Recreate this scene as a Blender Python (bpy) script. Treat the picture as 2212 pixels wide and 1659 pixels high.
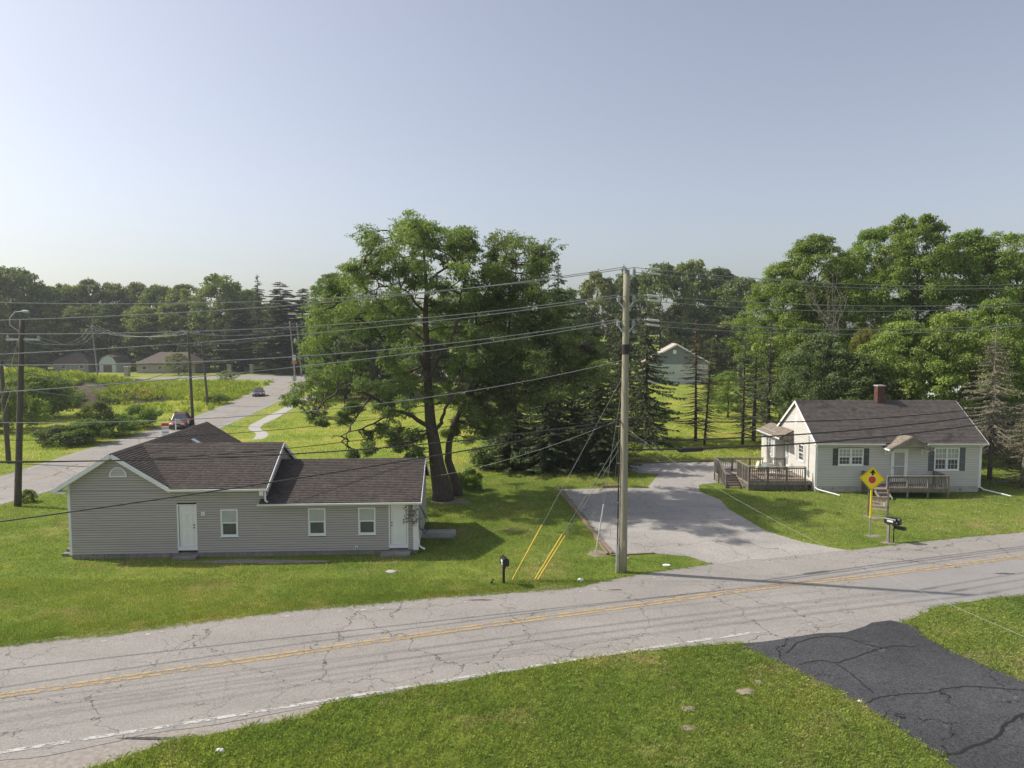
import bpy, bmesh, math, random
import numpy as np
from mathutils import Vector, Matrix
from mathutils.geometry import tessellate_polygon
for _o in list(bpy.data.objects): bpy.data.objects.remove(_o)
S = bpy.context.scene; C = S.collection
R = math.radians

# ---------------------------------------------------------------- camera, sky, sun, exposure
CAM_H = 11.0; FPX = 1535.0; PITCH = math.atan((829.5 - 720) / FPX)
cam = bpy.data.cameras.new('Camera'); camo = bpy.data.objects.new('Camera', cam); C.objects.link(camo)
camo.location = (0, 0, CAM_H); camo.rotation_euler = (R(90) - PITCH, 0, 0)
cam.sensor_fit = 'HORIZONTAL'; cam.sensor_width = 36; cam.lens = 36 * FPX / 2212
cam.clip_start = .2; cam.clip_end = 6000
S.camera = camo
S.render.resolution_x = 1024; S.render.resolution_y = 768
TOSUN = Vector((-.978 * math.cos(R(44)), .207 * math.cos(R(44)), math.sin(R(44))))
w = bpy.data.worlds.new('World'); S.world = w; w.use_nodes = True
nt = w.node_tree; bg = nt.nodes['Background']
sky = nt.nodes.new('ShaderNodeTexSky'); sky.sky_type = 'NISHITA'; sky.sun_disc = False
sky.sun_elevation = R(44); sky.sun_rotation = math.atan2(TOSUN.x, TOSUN.y)
sky.altitude = 0; sky.air_density = 1.0; sky.dust_density = 2.3; sky.ozone_density = 1.5
hz_ = nt.nodes.new('ShaderNodeHueSaturation'); hz_.inputs['Hue'].default_value = .513; hz_.inputs['Saturation'].default_value = .58      # summer haze: paler blue
nt.links.new(sky.outputs[0], hz_.inputs['Color']); nt.links.new(hz_.outputs[0], bg.inputs[0]); bg.inputs[1].default_value = .083
sl = bpy.data.lights.new('Sun', 'SUN'); slo = bpy.data.objects.new('Sun', sl); C.objects.link(slo)
sl.energy = 2.65; sl.angle = R(.6); sl.color = (1, .93, .82)
slo.rotation_euler = TOSUN.to_track_quat('Z', 'Y').to_euler(); slo.location = (-60, 15, 60)
S.view_settings.view_transform = 'Standard'; S.view_settings.look = 'None'
S.view_settings.exposure = 0.9; S.view_settings.gamma = 1.0; S.view_settings.use_curve_mapping = False
S.cycles.max_bounces = 6; S.cycles.diffuse_bounces = 3; S.cycles.glossy_bounces = 2
S.cycles.transmission_bounces = 4; S.cycles.transparent_max_bounces = 8; S.cycles.caustics_reflective = False; S.cycles.caustics_refractive = False
S.cycles.use_denoising = True

# ---------------------------------------------------------------- survey helpers: where a sight line meets the ground or a vertical plane
_c, _s = math.cos(PITCH), math.sin(PITCH)
def ray(px, py):
    u = (px - 1106) / FPX; v = (829.5 - py) / FPX
    return u, _c + v * _s, -_s + v * _c
def G(px, py, z=0.):
    d = ray(px, py); t = (z - CAM_H) / d[2]; return d[0] * t, d[1] * t
def A(px, py, Y):
    d = ray(px, py); t = Y / d[1]; return Vector((d[0] * t, Y, CAM_H + d[2] * t))

# ---------------------------------------------------------------- mesh helpers
class MB:
    def __init__(s): s.v = []; s.f = []
    def add(s, vs, fs):
        b = len(s.v); s.v += [tuple(p) for p in vs]; s.f += [tuple(b + i for i in f) for f in fs]; return s
    def hexa(s, p):   # p: 8 points, bottom ring 0-3, top ring 4-7
        return s.add(p, [(3, 2, 1, 0), (4, 5, 6, 7), (0, 1, 5, 4), (1, 2, 6, 5), (2, 3, 7, 6), (3, 0, 4, 7)])
    def box(s, x0, y0, z0, x1, y1, z1, fr=None):
        p = [(x0, y0, z0), (x1, y0, z0), (x1, y1, z0), (x0, y1, z0), (x0, y0, z1), (x1, y0, z1), (x1, y1, z1), (x0, y1, z1)]
        return s.hexa([fr(*q) for q in p] if fr else p)
    def bar(s, a, b, w, h=None, up=(0, 0, 1)):
        a = Vector(a); b = Vector(b); d = (b - a).normalized(); up = Vector(up)
        if abs(d.dot(up)) > .98: up = Vector((0, 1, 0))
        x = d.cross(up).normalized() * (w / 2); y = x.cross(d).normalized() * ((h or w) / 2)
        return s.hexa([a - x - y, a + x - y, a + x + y, a - x + y, b - x - y, b + x - y, b + x + y, b - x + y])
    def tube(s, pts, rad, n=8, cap=True):
        pts = [Vector(p) for p in pts]; k = len(pts)
        if not hasattr(rad, '__len__'): rad = [rad] * k
        t0 = (pts[1] - pts[0]).normalized(); ref = Vector((0, 0, 1)) if abs(t0.z) < .9 else Vector((1, 0, 0))
        x = t0.cross(ref).normalized(); vs = []
        for i, p in enumerate(pts):
            t = (pts[min(i + 1, k - 1)] - pts[max(i - 1, 0)]).normalized()
            x = (x - t * x.dot(t)).normalized(); y = t.cross(x)
            for j in range(n):
                a = 2 * math.pi * j / n; vs.append(p + (x * math.cos(a) + y * math.sin(a)) * rad[i])
        fs = [(i * n + j, i * n + (j + 1) % n, (i + 1) * n + (j + 1) % n, (i + 1) * n + j) for i in range(k - 1) for j in range(n)]
        if cap: fs += [tuple(range(n))[::-1], tuple((k - 1) * n + j for j in range(n))]
        return s.add(vs, fs)
    def prism(s, poly, z0, z1, fr=None):   # poly in (a,b), extruded along third axis
        n = len(poly); vs = [(a, b, z0) for a, b in poly] + [(a, b, z1) for a, b in poly]
        if fr: vs = [fr(*q) for q in vs]
        return s.add(vs, [tuple(range(n))[::-1], tuple(range(n, 2 * n))] + [(i, (i + 1) % n, n + (i + 1) % n, n + i) for i in range(n)])
    def lathe(s, prof, c=(0, 0, 0), n=12):
        vs = []; k = len(prof)
        for r, z in prof:
            for j in range(n):
                a = 2 * math.pi * j / n; vs.append((c[0] + r * math.cos(a), c[1] + r * math.sin(a), c[2] + z))
        return s.add(vs, [(i * n + j, i * n + (j + 1) % n, (i + 1) * n + (j + 1) % n, (i + 1) * n + j) for i in range(k - 1) for j in range(n)] + [tuple(range(n))[::-1], tuple((k - 1) * n + j for j in range(n))])
    def mesh(s, name, smooth=False):
        me = bpy.data.meshes.new(name); me.from_pydata(s.v, [], s.f); me.update()
        if smooth: me.shade_smooth()
        return me
    def build(s, name, m, parent=None, smooth=False, bevel=0):
        me = s.mesh(name, smooth); me.materials.append(m); o = bpy.data.objects.new(name, me); C.objects.link(o)
        if parent: o.parent = parent
        if bevel:
            b = o.modifiers.new('b', 'BEVEL'); b.width = bevel; b.segments = 2; b.limit_method = 'ANGLE'
        return o
def npmesh(name, V, Fq, m, smooth=False):   # V (n,3), Fq (k,4) or (k,3)
    me = bpy.data.meshes.new(name); nv, nf, w_ = len(V), len(Fq), Fq.shape[1]
    me.vertices.add(nv); me.vertices.foreach_set('co', np.ascontiguousarray(V, np.float32).ravel())
    me.loops.add(nf * w_); me.loops.foreach_set('vertex_index', np.ascontiguousarray(Fq, np.int32).ravel())
    me.polygons.add(nf); me.polygons.foreach_set('loop_start', np.arange(0, nf * w_, w_, dtype=np.int32)); me.polygons.foreach_set('loop_total', np.full(nf, w_, np.int32))
    me.update(calc_edges=True)
    me.shade_smooth() if smooth else me.shade_flat()
    me.materials.append(m); return me
def link(name, me, parent=None, loc=None):
    o = bpy.data.objects.new(name, me); C.objects.link(o)
    if parent: o.parent = parent
    if loc is not None: o.location = loc
    return o
def tag(o, label=None, cat=None, group=None, kind=None):
    if label: o['label'] = label
    if cat: o['category'] = cat
    if group: o['group'] = group
    if kind: o['kind'] = kind
    return o
def thing(name, label, cat, loc=(0, 0, 0), rz=0, group=None):
    o = bpy.data.objects.new(name, None); C.objects.link(o); o.location = loc; o.rotation_euler = (0, 0, rz); o.empty_display_size = .3
    return tag(o, label, cat, group)
def text(name, body, size, m, parent, loc, rot, sx=1):
    cu = bpy.data.curves.new(name, 'FONT'); cu.body = body; cu.size = size; cu.align_x = 'CENTER'; cu.align_y = 'CENTER'; cu.extrude = .002; cu.resolution_u = 2
    tmp = bpy.data.objects.new(name, cu); me = bpy.data.meshes.new_from_object(tmp); bpy.data.objects.remove(tmp); me.materials.clear(); me.materials.append(m); o = bpy.data.objects.new(name, me); C.objects.link(o); o.parent = parent; o.location = loc; o.rotation_euler = rot; o.scale = (sx, 1, 1)
    return o

# ---------------------------------------------------------------- materials
class NT:
    def __init__(s, name):
        s.m = bpy.data.materials.new(name); s.m.use_nodes = True; s.t = s.m.node_tree; s.t.nodes.clear()
        s.out = s.t.nodes.new('ShaderNodeOutputMaterial')
    def n(s, typ, ins=None, **kw):
        nd = s.t.nodes.new('ShaderNode' + typ)
        for k, v in kw.items(): setattr(nd, k, v)
        for k, v in (ins or {}).items(): s.set(nd.inputs[k], v)
        return nd
    def set(s, sock, v):
        if hasattr(v, 'is_linked') or hasattr(v, 'links'): s.t.links.new(v, sock)
        elif isinstance(v, bpy.types.Node): s.t.links.new(v.outputs[0], sock)
        elif isinstance(v, tuple) and len(v) == 3 and sock.type == 'RGBA': sock.default_value = (*v, 1)
        else: sock.default_value = v
    def math(s, op, a, b=0., c=None):
        nd = s.n('Math', operation=op); s.set(nd.inputs[0], a); s.set(nd.inputs[1], b)
        if c is not None: s.set(nd.inputs[2], c)
        return nd.outputs[0]
    def mix(s, f, a, b, mode='MIX'):
        nd = s.n('Mix', data_type='RGBA', blend_type=mode); s.set(nd.inputs[0], f); s.set(nd.inputs[6], a); s.set(nd.inputs[7], b); return nd.outputs[2]
    def pos(s): return s.n('NewGeometry').outputs['Position']
    def obj(s): return s.n('TexCoord').outputs['Object']
    def scale(s, v, sc):
        nd = s.n('Mapping'); s.set(nd.inputs['Vector'], v); nd.inputs['Scale'].default_value = sc if isinstance(sc, tuple) else (sc,) * 3; return nd.outputs[0]
    def noise(s, v, sc, det=3., rough=.55, dist=0.):
        return s.n('TexNoise', {'Vector': v, 'Scale': sc, 'Detail': det, 'Roughness': rough, 'Distortion': dist}).outputs['Fac']
    def ramp(s, f, stops, interp='LINEAR'):
        nd = s.n('ValToRGB'); s.set(nd.inputs[0], f); e = nd.color_ramp.elements; nd.color_ramp.interpolation = interp
        while len(e) < len(stops): e.new(.5)
        for el, (p, c_) in zip(e, stops): el.position = p; el.color = (*c_, 1) if len(c_) == 3 else c_
        return nd.outputs[0]
    def mr(s, f, a, b, c_=0., d=1.):
        return s.n('MapRange', {'Value': f, 1: a, 2: b, 3: c_, 4: d}).outputs[0]
    def bump(s, h, st=.3, dist=.02):
        return s.n('Bump', {'Height': h, 'Strength': st, 'Distance': dist}).outputs[0]
    def pbsdf(s, col, rough=.6, normal=None, metal=0., spec=.5, coat=0.):
        p = s.n('BsdfPrincipled'); s.set(p.inputs['Base Color'], col); s.set(p.inputs['Roughness'], rough); s.set(p.inputs['Metallic'], metal)
        p.inputs['Specular IOR Level'].default_value = spec; p.inputs['Coat Weight'].default_value = coat
        if normal is not None: s.set(p.inputs['Normal'], normal)
        return p.outputs[0]
    def done(s, sh): s.t.links.new(sh, s.out.inputs[0]); return s.m
def g3(v, t=1.): return (v * t, v, v / t)
def surf(name, c1, c2, sc=4., rough=.7, bump=0., bsc=None, stretch=None, metal=0., spec=.4, rnd=0., world=False, coat=0., c3=None, c3s=.6, c3t=.62):
    t = NT(name); v = t.pos() if world else t.obj()
    if stretch: v = t.scale(v, stretch)
    n1 = t.noise(v, sc, 5.); col = t.mix(t.mr(n1, .32, .68), c1, c2)
    if c3: col = t.mix(t.mr(t.noise(v, c3s, 6., .7), c3t, c3t + .08), col, c3)
    if rnd:
        r = t.n('ObjectInfo').outputs['Random']; i = t.n('NewGeometry').outputs['Random Per Island']
        f = t.math('FRACT', t.math('ADD', r, i)); k = t.mr(f, 0, 1, 1 - rnd, 1 + rnd)
        hs = t.n('HueSaturation', {'Value': k, 'Color': col}); col = hs.outputs[0]
    nb = t.bump(t.noise(v, bsc or sc * 6, 4.), bump, .01) if bump else None
    return t.done(t.pbsdf(col, rough, nb, metal, spec, coat))
def leafmat(name, cols, trans=.35, rnd=.25, obj=.12):
    t = NT(name); i = t.n('NewGeometry').outputs['Random Per Island']; r = t.n('ObjectInfo').outputs['Random']
    col = t.ramp(i, [(k / (len(cols) - 1), c_) for k, c_ in enumerate(cols)])
    big = t.noise(t.pos(), .35, 3.)
    val = t.math('MULTIPLY', t.mr(big, .3, .7, 1 - rnd, 1 + rnd), t.mr(r, 0, 1, 1 - obj, 1 + obj))
    col = t.n('HueSaturation', {'Hue': t.mr(t.math('FRACT', t.math('MULTIPLY', r, 7.3)), 0, 1, .488, .512), 'Value': val, 'Color': col}).outputs[0]
    tr = t.n('BsdfTranslucent', {'Color': t.mix(1., col, (1.35, 1.45, .5), 'MULTIPLY')})
    df = t.n('BsdfDiffuse', {'Color': col}); gl = t.n('BsdfGlossy', {'Roughness': .55, 'Color': (1, .97, .85)})
    a = t.n('MixShader', {0: trans, 1: df, 2: tr}); b = t.n('MixShader', {0: .03, 1: a.outputs[0], 2: gl})
    return t.done(b.outputs[0])
def lawn_tone(t, v):      # colour of the turf: slow patches of lush, yellowed and clover-dark growth
    a = t.noise(v, .11, 4., .6); b = t.noise(v, .5, 4., .65); c_ = t.noise(v, 2.6, 4., .7)
    col = t.ramp(t.math('ADD', t.math('MULTIPLY', a, .55), t.math('MULTIPLY', b, .45)), [(.30, (.072, .122, .020)), (.43, (.120, .175, .028)), (.55, (.172, .215, .038)), (.70, (.255, .255, .070))]); col = t.mix(t.mr(t.noise(v, .24, 6., .68), .53, .68, 0., .75), col, (.30, .255, .105)); col = t.mix(t.mr(t.noise(v, .9, 5., .7), .60, .70, 0., .6), col, (.06, .105, .022))
    col = t.mix(t.mr(t.n('SeparateXYZ', {0: v}).outputs[1], 50., 68., 0., .8), col, t.mix(1., col, (1.75, 1.55, 1.3), 'MULTIPLY'))      # mown, lusher back lawn; its yellow sunlit brightness is put into the colour
    return t.mix(t.mr(c_, .35, .7, 0, .35), col, (.085, .14, .02))
def mk_ground():
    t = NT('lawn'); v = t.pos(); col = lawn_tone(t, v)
    fine = t.noise(t.scale(v, (9, 5, 9)), 1., 6., .75); col = t.mix(t.mr(fine, .3, .72, 0, .75), t.mix(1., col, (1.35, 1.3, 1.2), 'MULTIPLY'), (.085, .12, .025))
    return t.done(t.pbsdf(col, .9, t.bump(t.noise(v, 7., 6., .75), .9, .06), 0, .1))
def mk_blade(name, k, yel):
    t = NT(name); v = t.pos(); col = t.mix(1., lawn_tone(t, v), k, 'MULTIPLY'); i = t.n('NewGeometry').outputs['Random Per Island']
    col = t.mix(t.mr(i, .75, 1., 0, yel), col, (.27, .24, .085)); col = t.n('HueSaturation', {'Value': t.mr(t.math('FRACT', t.math('MULTIPLY', i, 13.7)), 0, 1, .55, 1.5), 'Color': col}).outputs[0]
    df = t.n('BsdfDiffuse', {'Color': col}); tr = t.n('BsdfTranslucent', {'Color': t.mix(1., col, (1.25, 1.3, .6), 'MULTIPLY')}); gl = t.n('BsdfGlossy', {'Roughness': .4})
    a = t.n('MixShader', {0: .4, 1: df, 2: tr}); b = t.n('MixShader', {0: .04, 1: a.outputs[0], 2: gl}); return t.done(b.outputs[0])
def mk_asphalt(name, c1, c2, crack=.8, csc=.2, grain=.12, stain=None, crackcol=(.035, .033, .032), bare=None):
    t = NT(name); v = t.pos(); big = t.noise(v, .22, 4., .6); col = t.mix(t.mr(big, .35, .65), c1, c2)
    streak = t.noise(t.scale(v, (.12, .9, 1)), 1., 3.); col = t.mix(t.mr(streak, .5, .72, 0, .3), col, tuple(x * .72 for x in c1))
    gr = t.n('TexVoronoi', {'Vector': v, 'Scale': 28.}).outputs['Color']; gv = t.n('SeparateColor', {0: gr}).outputs[0]
    gn = t.noise(v, 60., 2.); col = t.mix(1., col, t.ramp(t.math('ADD', t.math('MULTIPLY', gv, .5), t.math('MULTIPLY', gn, .5)), [(.1, g3(1 - 2.2 * grain)), (.9, g3(1 + 1.8 * grain))]), 'MULTIPLY')
    if bare: col = t.mix(t.mr(t.noise(v, .8, 6., .75), .62, .7, 0, .6), col, bare)
    if stain: col = t.mix(t.mr(t.noise(v, .45, 5., .7), .6, .7, 0, .5), col, stain)
    h = None
    if crack:
        wv = t.n('TexNoise', {'Vector': v, 'Scale': .75, 'Detail': 5., 'Roughness': .62}).outputs['Color']
        vv = t.n('VectorMath', {0: wv, 1: (2.0, 2.0, 0)}, operation='MULTIPLY').outputs[0]; vv = t.n('VectorMath', {0: v, 1: vv}, operation='ADD').outputs[0]
        cks = []
        for sc, wd, lo, hi in ((csc, .0036, .22, .36), (csc * 2.4, .005, .42, .56), (csc * 6.5, .009, .58, .68)):
            e = t.n('TexVoronoi', {'Vector': vv, 'Scale': sc}, feature='DISTANCE_TO_EDGE').outputs['Distance']
            k = t.mr(e, wd * .35, wd, 1, 0); msk = t.mr(t.noise(v, .17 + sc * .4, 4.), lo, hi); cks.append(t.math('MULTIPLY', k, msk))
        ck = t.math('MAXIMUM', cks[0], t.math('MAXIMUM', cks[1], cks[2])); col = t.mix(t.math('MULTIPLY', ck, crack), col, crackcol)
        h = t.math('SUBTRACT', t.math('MULTIPLY', gv, .15), ck)
    else: h = gv
    return t.done(t.pbsdf(col, .88, t.bump(h, .35, .012), 0, .25))
def mk_paint(name, c_, wear=.5, dirt=(.33, .31, .29)):
    t = NT(name); v = t.pos(); n = t.noise(t.scale(v, (1.4, 3., 1)), 1.6, 7., .75); col = t.mix(t.mr(t.noise(v, 3., 4.), .35, .7, 0, .45), c_, dirt)
    wv = t.n('TexNoise', {'Vector': v, 'Scale': .75, 'Detail': 5., 'Roughness': .62}).outputs['Color']
    vv = t.n('VectorMath', {0: wv, 1: (2.0, 2.0, 0)}, operation='MULTIPLY').outputs[0]; vv = t.n('VectorMath', {0: v, 1: vv}, operation='ADD').outputs[0]
    e = t.n('TexVoronoi', {'Vector': vv, 'Scale': .52}, feature='DISTANCE_TO_EDGE').outputs['Distance']
    keep = t.math('MULTIPLY', t.mr(n, wear - .04, wear + .05), t.mr(e, .004, .009))
    p = t.pbsdf(col, .7, None, 0, .3); tr = t.n('BsdfTransparent'); mx = t.n('MixShader', {0: keep, 1: tr.outputs[0], 2: p}); return t.done(mx.outputs[0])
M = {}
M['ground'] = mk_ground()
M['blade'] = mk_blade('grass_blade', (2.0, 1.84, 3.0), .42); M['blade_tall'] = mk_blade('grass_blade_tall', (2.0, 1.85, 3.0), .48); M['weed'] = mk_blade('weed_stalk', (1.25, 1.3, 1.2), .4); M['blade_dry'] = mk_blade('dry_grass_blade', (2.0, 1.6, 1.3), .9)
M['road'] = mk_asphalt('aged_asphalt', (.272, .255, .236), (.312, .292, .27), .8, .2, .12, (.215, .202, .19))
M['patch'] = mk_asphalt('newer_asphalt', (.265, .255, .245), (.29, .28, .27), .0, .2, .07)
M['lot'] = mk_asphalt('worn_lot_asphalt', (.31, .295, .275), (.40, .375, .345), .6, .16, .16, (.22, .21, .2), bare=(.44, .41, .37))
M['sealed'] = mk_asphalt('sealed_black_asphalt', (.048, .050, .055), (.075, .077, .082), 1., .2, .34, (.08, .08, .081), (.006, .006, .007), bare=(.15, .148, .142))
M['lot_dark'] = mk_asphalt('dark_lot_asphalt', (.195, .188, .18), (.245, .236, .225), .6, .22, .2, (.28, .265, .25), (.05, .05, .05), bare=(.32, .30, .28))
M['dirt'] = surf('dirt', (.22, .18, .135), (.31, .27, .215), 2.2, .95, .8, 18, spec=.1, world=True, c3=(.11, .10, .06), c3s=3.)
M['crumble'] = surf('crumbled_asphalt', (.05, .048, .046), (.13, .125, .12), 14, .95, .9, 40, spec=.1, world=True)
M['gravel'] = surf('gravel_dirt', (.24, .215, .19), (.36, .33, .30), 7, .95, .9, 40, spec=.1, world=True, c3=(.13, .125, .08), c3s=2.)
M['walk'] = surf('concrete_walk', (.36, .345, .32), (.43, .41, .38), 1.5, .85, .2, 30, world=True)
M['white_line'] = mk_paint('white_line_paint', (.52, .51, .485), .465); M['white_worn'] = mk_paint('white_line_worn', (.56, .55, .52), .56); M['yellow_line'] = mk_paint('yellow_line_paint', (.47, .325, .135), .455)
M['siding_taupe'] = surf('taupe_siding', (.445, .405, .378), (.48, .438, .41), 1.3, .55, .06, 30, (1, 1, 8), rnd=.035)
M['siding_pale'] = surf('pale_siding', (.60, .58, .53), (.66, .64, .59), 1.1, .55, .06, 30, (1, 1, 8), rnd=.03, c3=(.36, .35, .31), c3s=1.2, c3t=.66)
M['sheathing'] = surf('dark_sheathing', (.05, .047, .042), (.065, .06, .055), 3, .95)  # wall backing darkened so shadow lines between siding boards are in its colour
M['sheathing_grey'] = surf('grey_sheathing', (.15, .145, .135), (.19, .185, .17), 3, .95)  # grey backing for the pale house; lap shadow lines painted by its tone
M['white'] = surf('white_trim', (.80, .81, .82), (.87, .87, .86), 2., .45, c3=(.52, .5, .46), c3s=2.5, c3t=.68)
M['white_door'] = surf('white_door', (.82, .81, .79), (.87, .86, .84), 1.5, .45)
M['shingle'] = surf('brown_shingle', (.072, .062, .057), (.108, .093, .085), 5., .92, .5, 60, spec=.15, rnd=.10, world=True, c3=(.13, .113, .10), c3s=.5, c3t=.6)
M['shingle_old'] = surf('grey_shingle', (.083, .075, .070), (.128, .113, .106), 3., .92, .5, 60, spec=.15, rnd=.09, world=True, c3=(.06, .055, .05), c3s=.45, c3t=.55)
M['shingle_tan'] = surf('tan_shingle', (.20, .165, .135), (.28, .24, .20), 5., .92, .5, 60, spec=.15, rnd=.15, world=True)
M['roof_under'] = surf('roof_felt', (.05, .046, .043), (.065, .06, .055), 4, .95, world=True)
M['block'] = surf('concrete_block', (.21, .195, .175), (.30, .285, .26), 3., .95, .6, 30, rnd=.12, c3=(.1, .095, .08), c3s=1.5)
M['concrete'] = surf('concrete', (.36, .345, .315), (.45, .43, .40), 2.5, .9, .4, 30, c3=(.24, .22, .19), c3s=1.5)
M['brickpaint'] = surf('painted_stone', (.46, .44, .38), (.54, .52, .46), 3., .85, .6, 12, rnd=.06, c3=(.09, .085, .075), c3s=2.2, c3t=.6)
M['pane_up'] = surf('pane_with_blind', (.42, .45, .44), (.50, .53, .51), 1.5, .12, spec=.6); M['pane_low'] = surf('pane_with_screen', (.085, .092, .092), (.12, .13, .13), 2., .25, spec=.5)
M['pane_dark'] = surf('dark_pane', (.03, .034, .036), (.055, .06, .062), 1.2, .08, spec=.7); M['pane_curtain'] = surf('pane_with_curtain', (.30, .31, .30), (.46, .47, .45), 3., .12, stretch=(8, 8, .6), spec=.6)
M['shutter'] = surf('slate_shutter', (.105, .122, .130), (.125, .143, .15), 2, .6, rnd=.05); M['shutter_green'] = surf('green_shutter', (.062, .074, .062), (.078, .09, .075), 2, .6, rnd=.05); M['shutter_pale'] = surf('pale_shutter', (.44, .45, .43), (.5, .51, .49), 2, .6)
M['deck'] = surf('weathered_wood', (.165, .145, .125), (.30, .27, .235), 6., .9, .5, 40, (1.5, 1.5, .4), rnd=.22, spec=.2, c3=(.10, .085, .07), c3s=2.); M['deckfloor'] = surf('deck_boards', (.23, .175, .145), (.31, .25, .205), 4., .9, .4, 30, (.5, 3, 3), rnd=.15, spec=.2)
M['timber'] = surf('landscape_timber', (.17, .125, .095), (.30, .235, .185), 5., .95, .7, 30, (.6, 4, 4), rnd=.15, c3=(.07, .055, .04), c3s=2.)
M['pole'] = surf('treated_pole', (.27, .25, .185), (.39, .36, .275), 3.5, .9, .6, 22, (6, 6, .35), spec=.15, c3=(.16, .145, .11), c3s=1.6, c3t=.6); M['pole_old'] = surf('old_dark_pole', (.085, .072, .060), (.15, .13, .11), 3.5, .9, .6, 22, (6, 6, .35), spec=.15); M['pole_grey'] = surf('grey_pole', (.20, .185, .165), (.28, .265, .24), 3.5, .9, .6, 22, (6, 6, .35), spec=.15)
M['galv'] = surf('galvanised_steel', (.42, .44, .45), (.55, .57, .58), 6, .45, metal=.6); M['insul'] = surf('grey_insulator', (.36, .39, .42), (.46, .49, .52), 5, .3); M['tape'] = surf('black_band', (.02, .02, .022), (.03, .03, .032), 4, .6); M['wire'] = surf('aluminium_wire', (.26, .27, .27), (.33, .34, .34), 8, .5, metal=.3); M['cable'] = surf('black_cable', (.035, .034, .033), (.05, .049, .047), 6, .3); M['strand'] = surf('steel_strand', (.24, .245, .24), (.32, .325, .32), 9, .6, metal=.2)
M['yellow_guard'] = surf('yellow_plastic', (.62, .46, .06), (.72, .54, .09), 2., .5); M['white_guard'] = surf('white_plastic', (.60, .61, .60), (.70, .71, .70), 2., .5)
M['sign_yellow'] = surf('sign_yellow', (.92, .70, .012), (.94, .73, .015), 2, .4); M['sign_black'] = surf('sign_black', (.012, .012, .012), (.02, .02, .02), 3, .5); M['sign_red'] = surf('sign_red', (.60, .035, .025), (.64, .045, .03), 2, .45); M['sign_white'] = surf('sign_white', (.74, .75, .76), (.80, .81, .82), 2, .45); M['sign_orange'] = surf('sign_orange', (.72, .24, .03), (.78, .28, .04), 2, .5); M['sign_lime'] = surf('sign_lime', (.52, .68, .06), (.55, .70, .08), 2, .5); M['board'] = surf('cream_board', (.55, .44, .33), (.62, .51, .39), 2, .7); M['brown'] = surf('brown_letter', (.10, .055, .03), (.13, .07, .04), 3, .7); M['tan'] = surf('tan_panel', (.52, .46, .36), (.58, .52, .42), 2, .6)
M['black_metal'] = surf('black_mailbox', (.016, .017, .019), (.026, .027, .03), 4, .38); M['sticker'] = surf('white_sticker', (.7, .7, .68), (.78, .78, .76), 3, .5)
M['brick'] = surf('chimney_brick', (.10, .042, .035), (.14, .06, .048), 9., .9, .4, 30, rnd=.18, c3=(.10, .04, .035), c3s=3.)
M['bark'] = surf('bark', (.070, .058, .046), (.125, .105, .083), 4., .95, 1., 9, (5, 5, .7), spec=.1, world=True); M['bark_dark'] = surf('dark_bark', (.075, .062, .05), (.13, .108, .086), 4., .95, .8, 9, (5, 5, .7), spec=.1, world=True); M['bark_grey'] = surf('grey_dead_wood', (.15, .135, .115), (.24, .215, .185), 4., .95, .5, 9, (5, 5, .7), spec=.1, world=True)
M['leaf_locust'] = leafmat('locust_leaf', [(0.119, 0.173, 0.062), (0.166, 0.226, 0.084), (0.221, 0.274, 0.124)], .48)
M['leaf_maple'] = leafmat('maple_leaf', [(0.122, 0.185, 0.032), (0.181, 0.249, 0.044), (0.249, 0.306, 0.067)], .42, .28)
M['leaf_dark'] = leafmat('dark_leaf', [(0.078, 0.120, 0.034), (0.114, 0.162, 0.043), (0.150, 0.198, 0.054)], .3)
M['leaf_far'] = leafmat('far_leaf', [(0.116, 0.165, 0.040), (0.182, 0.226, 0.053), (0.259, 0.275, 0.077)], .3, .3, .22)
M['leaf_bright'] = leafmat('bright_leaf', [(0.093, 0.169, 0.022), (0.133, 0.223, 0.029), (0.173, 0.270, 0.042)], .4)
M['leaf_yellow'] = leafmat('yellow_leaf', [(.22, .21, .03), (.32, .29, .05), (.20, .22, .04)], .4)
M['leaf_silver'] = leafmat('silver_leaf', [(.11, .15, .06), (.14, .18, .065), (.18, .215, .085)], .3)
M['needle'] = leafmat('spruce_needle', [(0.044, 0.070, 0.027), (0.068, 0.098, 0.039), (0.092, 0.130, 0.046)], .12, .2); M['needle_blue'] = leafmat('blue_spruce_needle', [(0.078, 0.107, 0.074), (0.111, 0.140, 0.098), (0.143, 0.169, 0.120)], .12, .2); M['needle_brown'] = leafmat('browned_needle', [(0.128, 0.098, 0.050), (0.180, 0.140, 0.070), (0.150, 0.147, 0.060)], .12, .2); M['needle_grey'] = leafmat('greyed_needle', [(0.180, 0.160, 0.109), (0.247, 0.225, 0.154), (0.210, 0.210, 0.126)], .12, .2); M['needle_pine'] = leafmat('pine_needle', [(0.070, 0.105, 0.043), (0.098, 0.137, 0.054), (0.126, 0.168, 0.066)], .15, .2)
M['car_red'] = surf('red_car_paint', (.17, .010, .014), (.185, .011, .016), 3, .28, spec=.6, coat=.8); M['car_maroon'] = surf('maroon_car_paint', (.055, .013, .02), (.062, .014, .022), 3, .28, spec=.6, coat=.8); M['rubber'] = surf('rubber', (.018, .018, .018), (.028, .028, .028), 5, .85); M['rim'] = surf('alloy', (.45, .45, .46), (.55, .55, .56), 3, .35, metal=.7); M['car_glass'] = surf('car_glass', (.05, .065, .075), (.075, .09, .10), 2, .06, spec=.9); M['lamp'] = surf('lamp_glass', (.75, .75, .72), (.82, .82, .80), 3, .15, spec=.8); M['plastic'] = surf('black_plastic', (.02, .02, .021), (.03, .03, .032), 4, .5)
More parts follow.
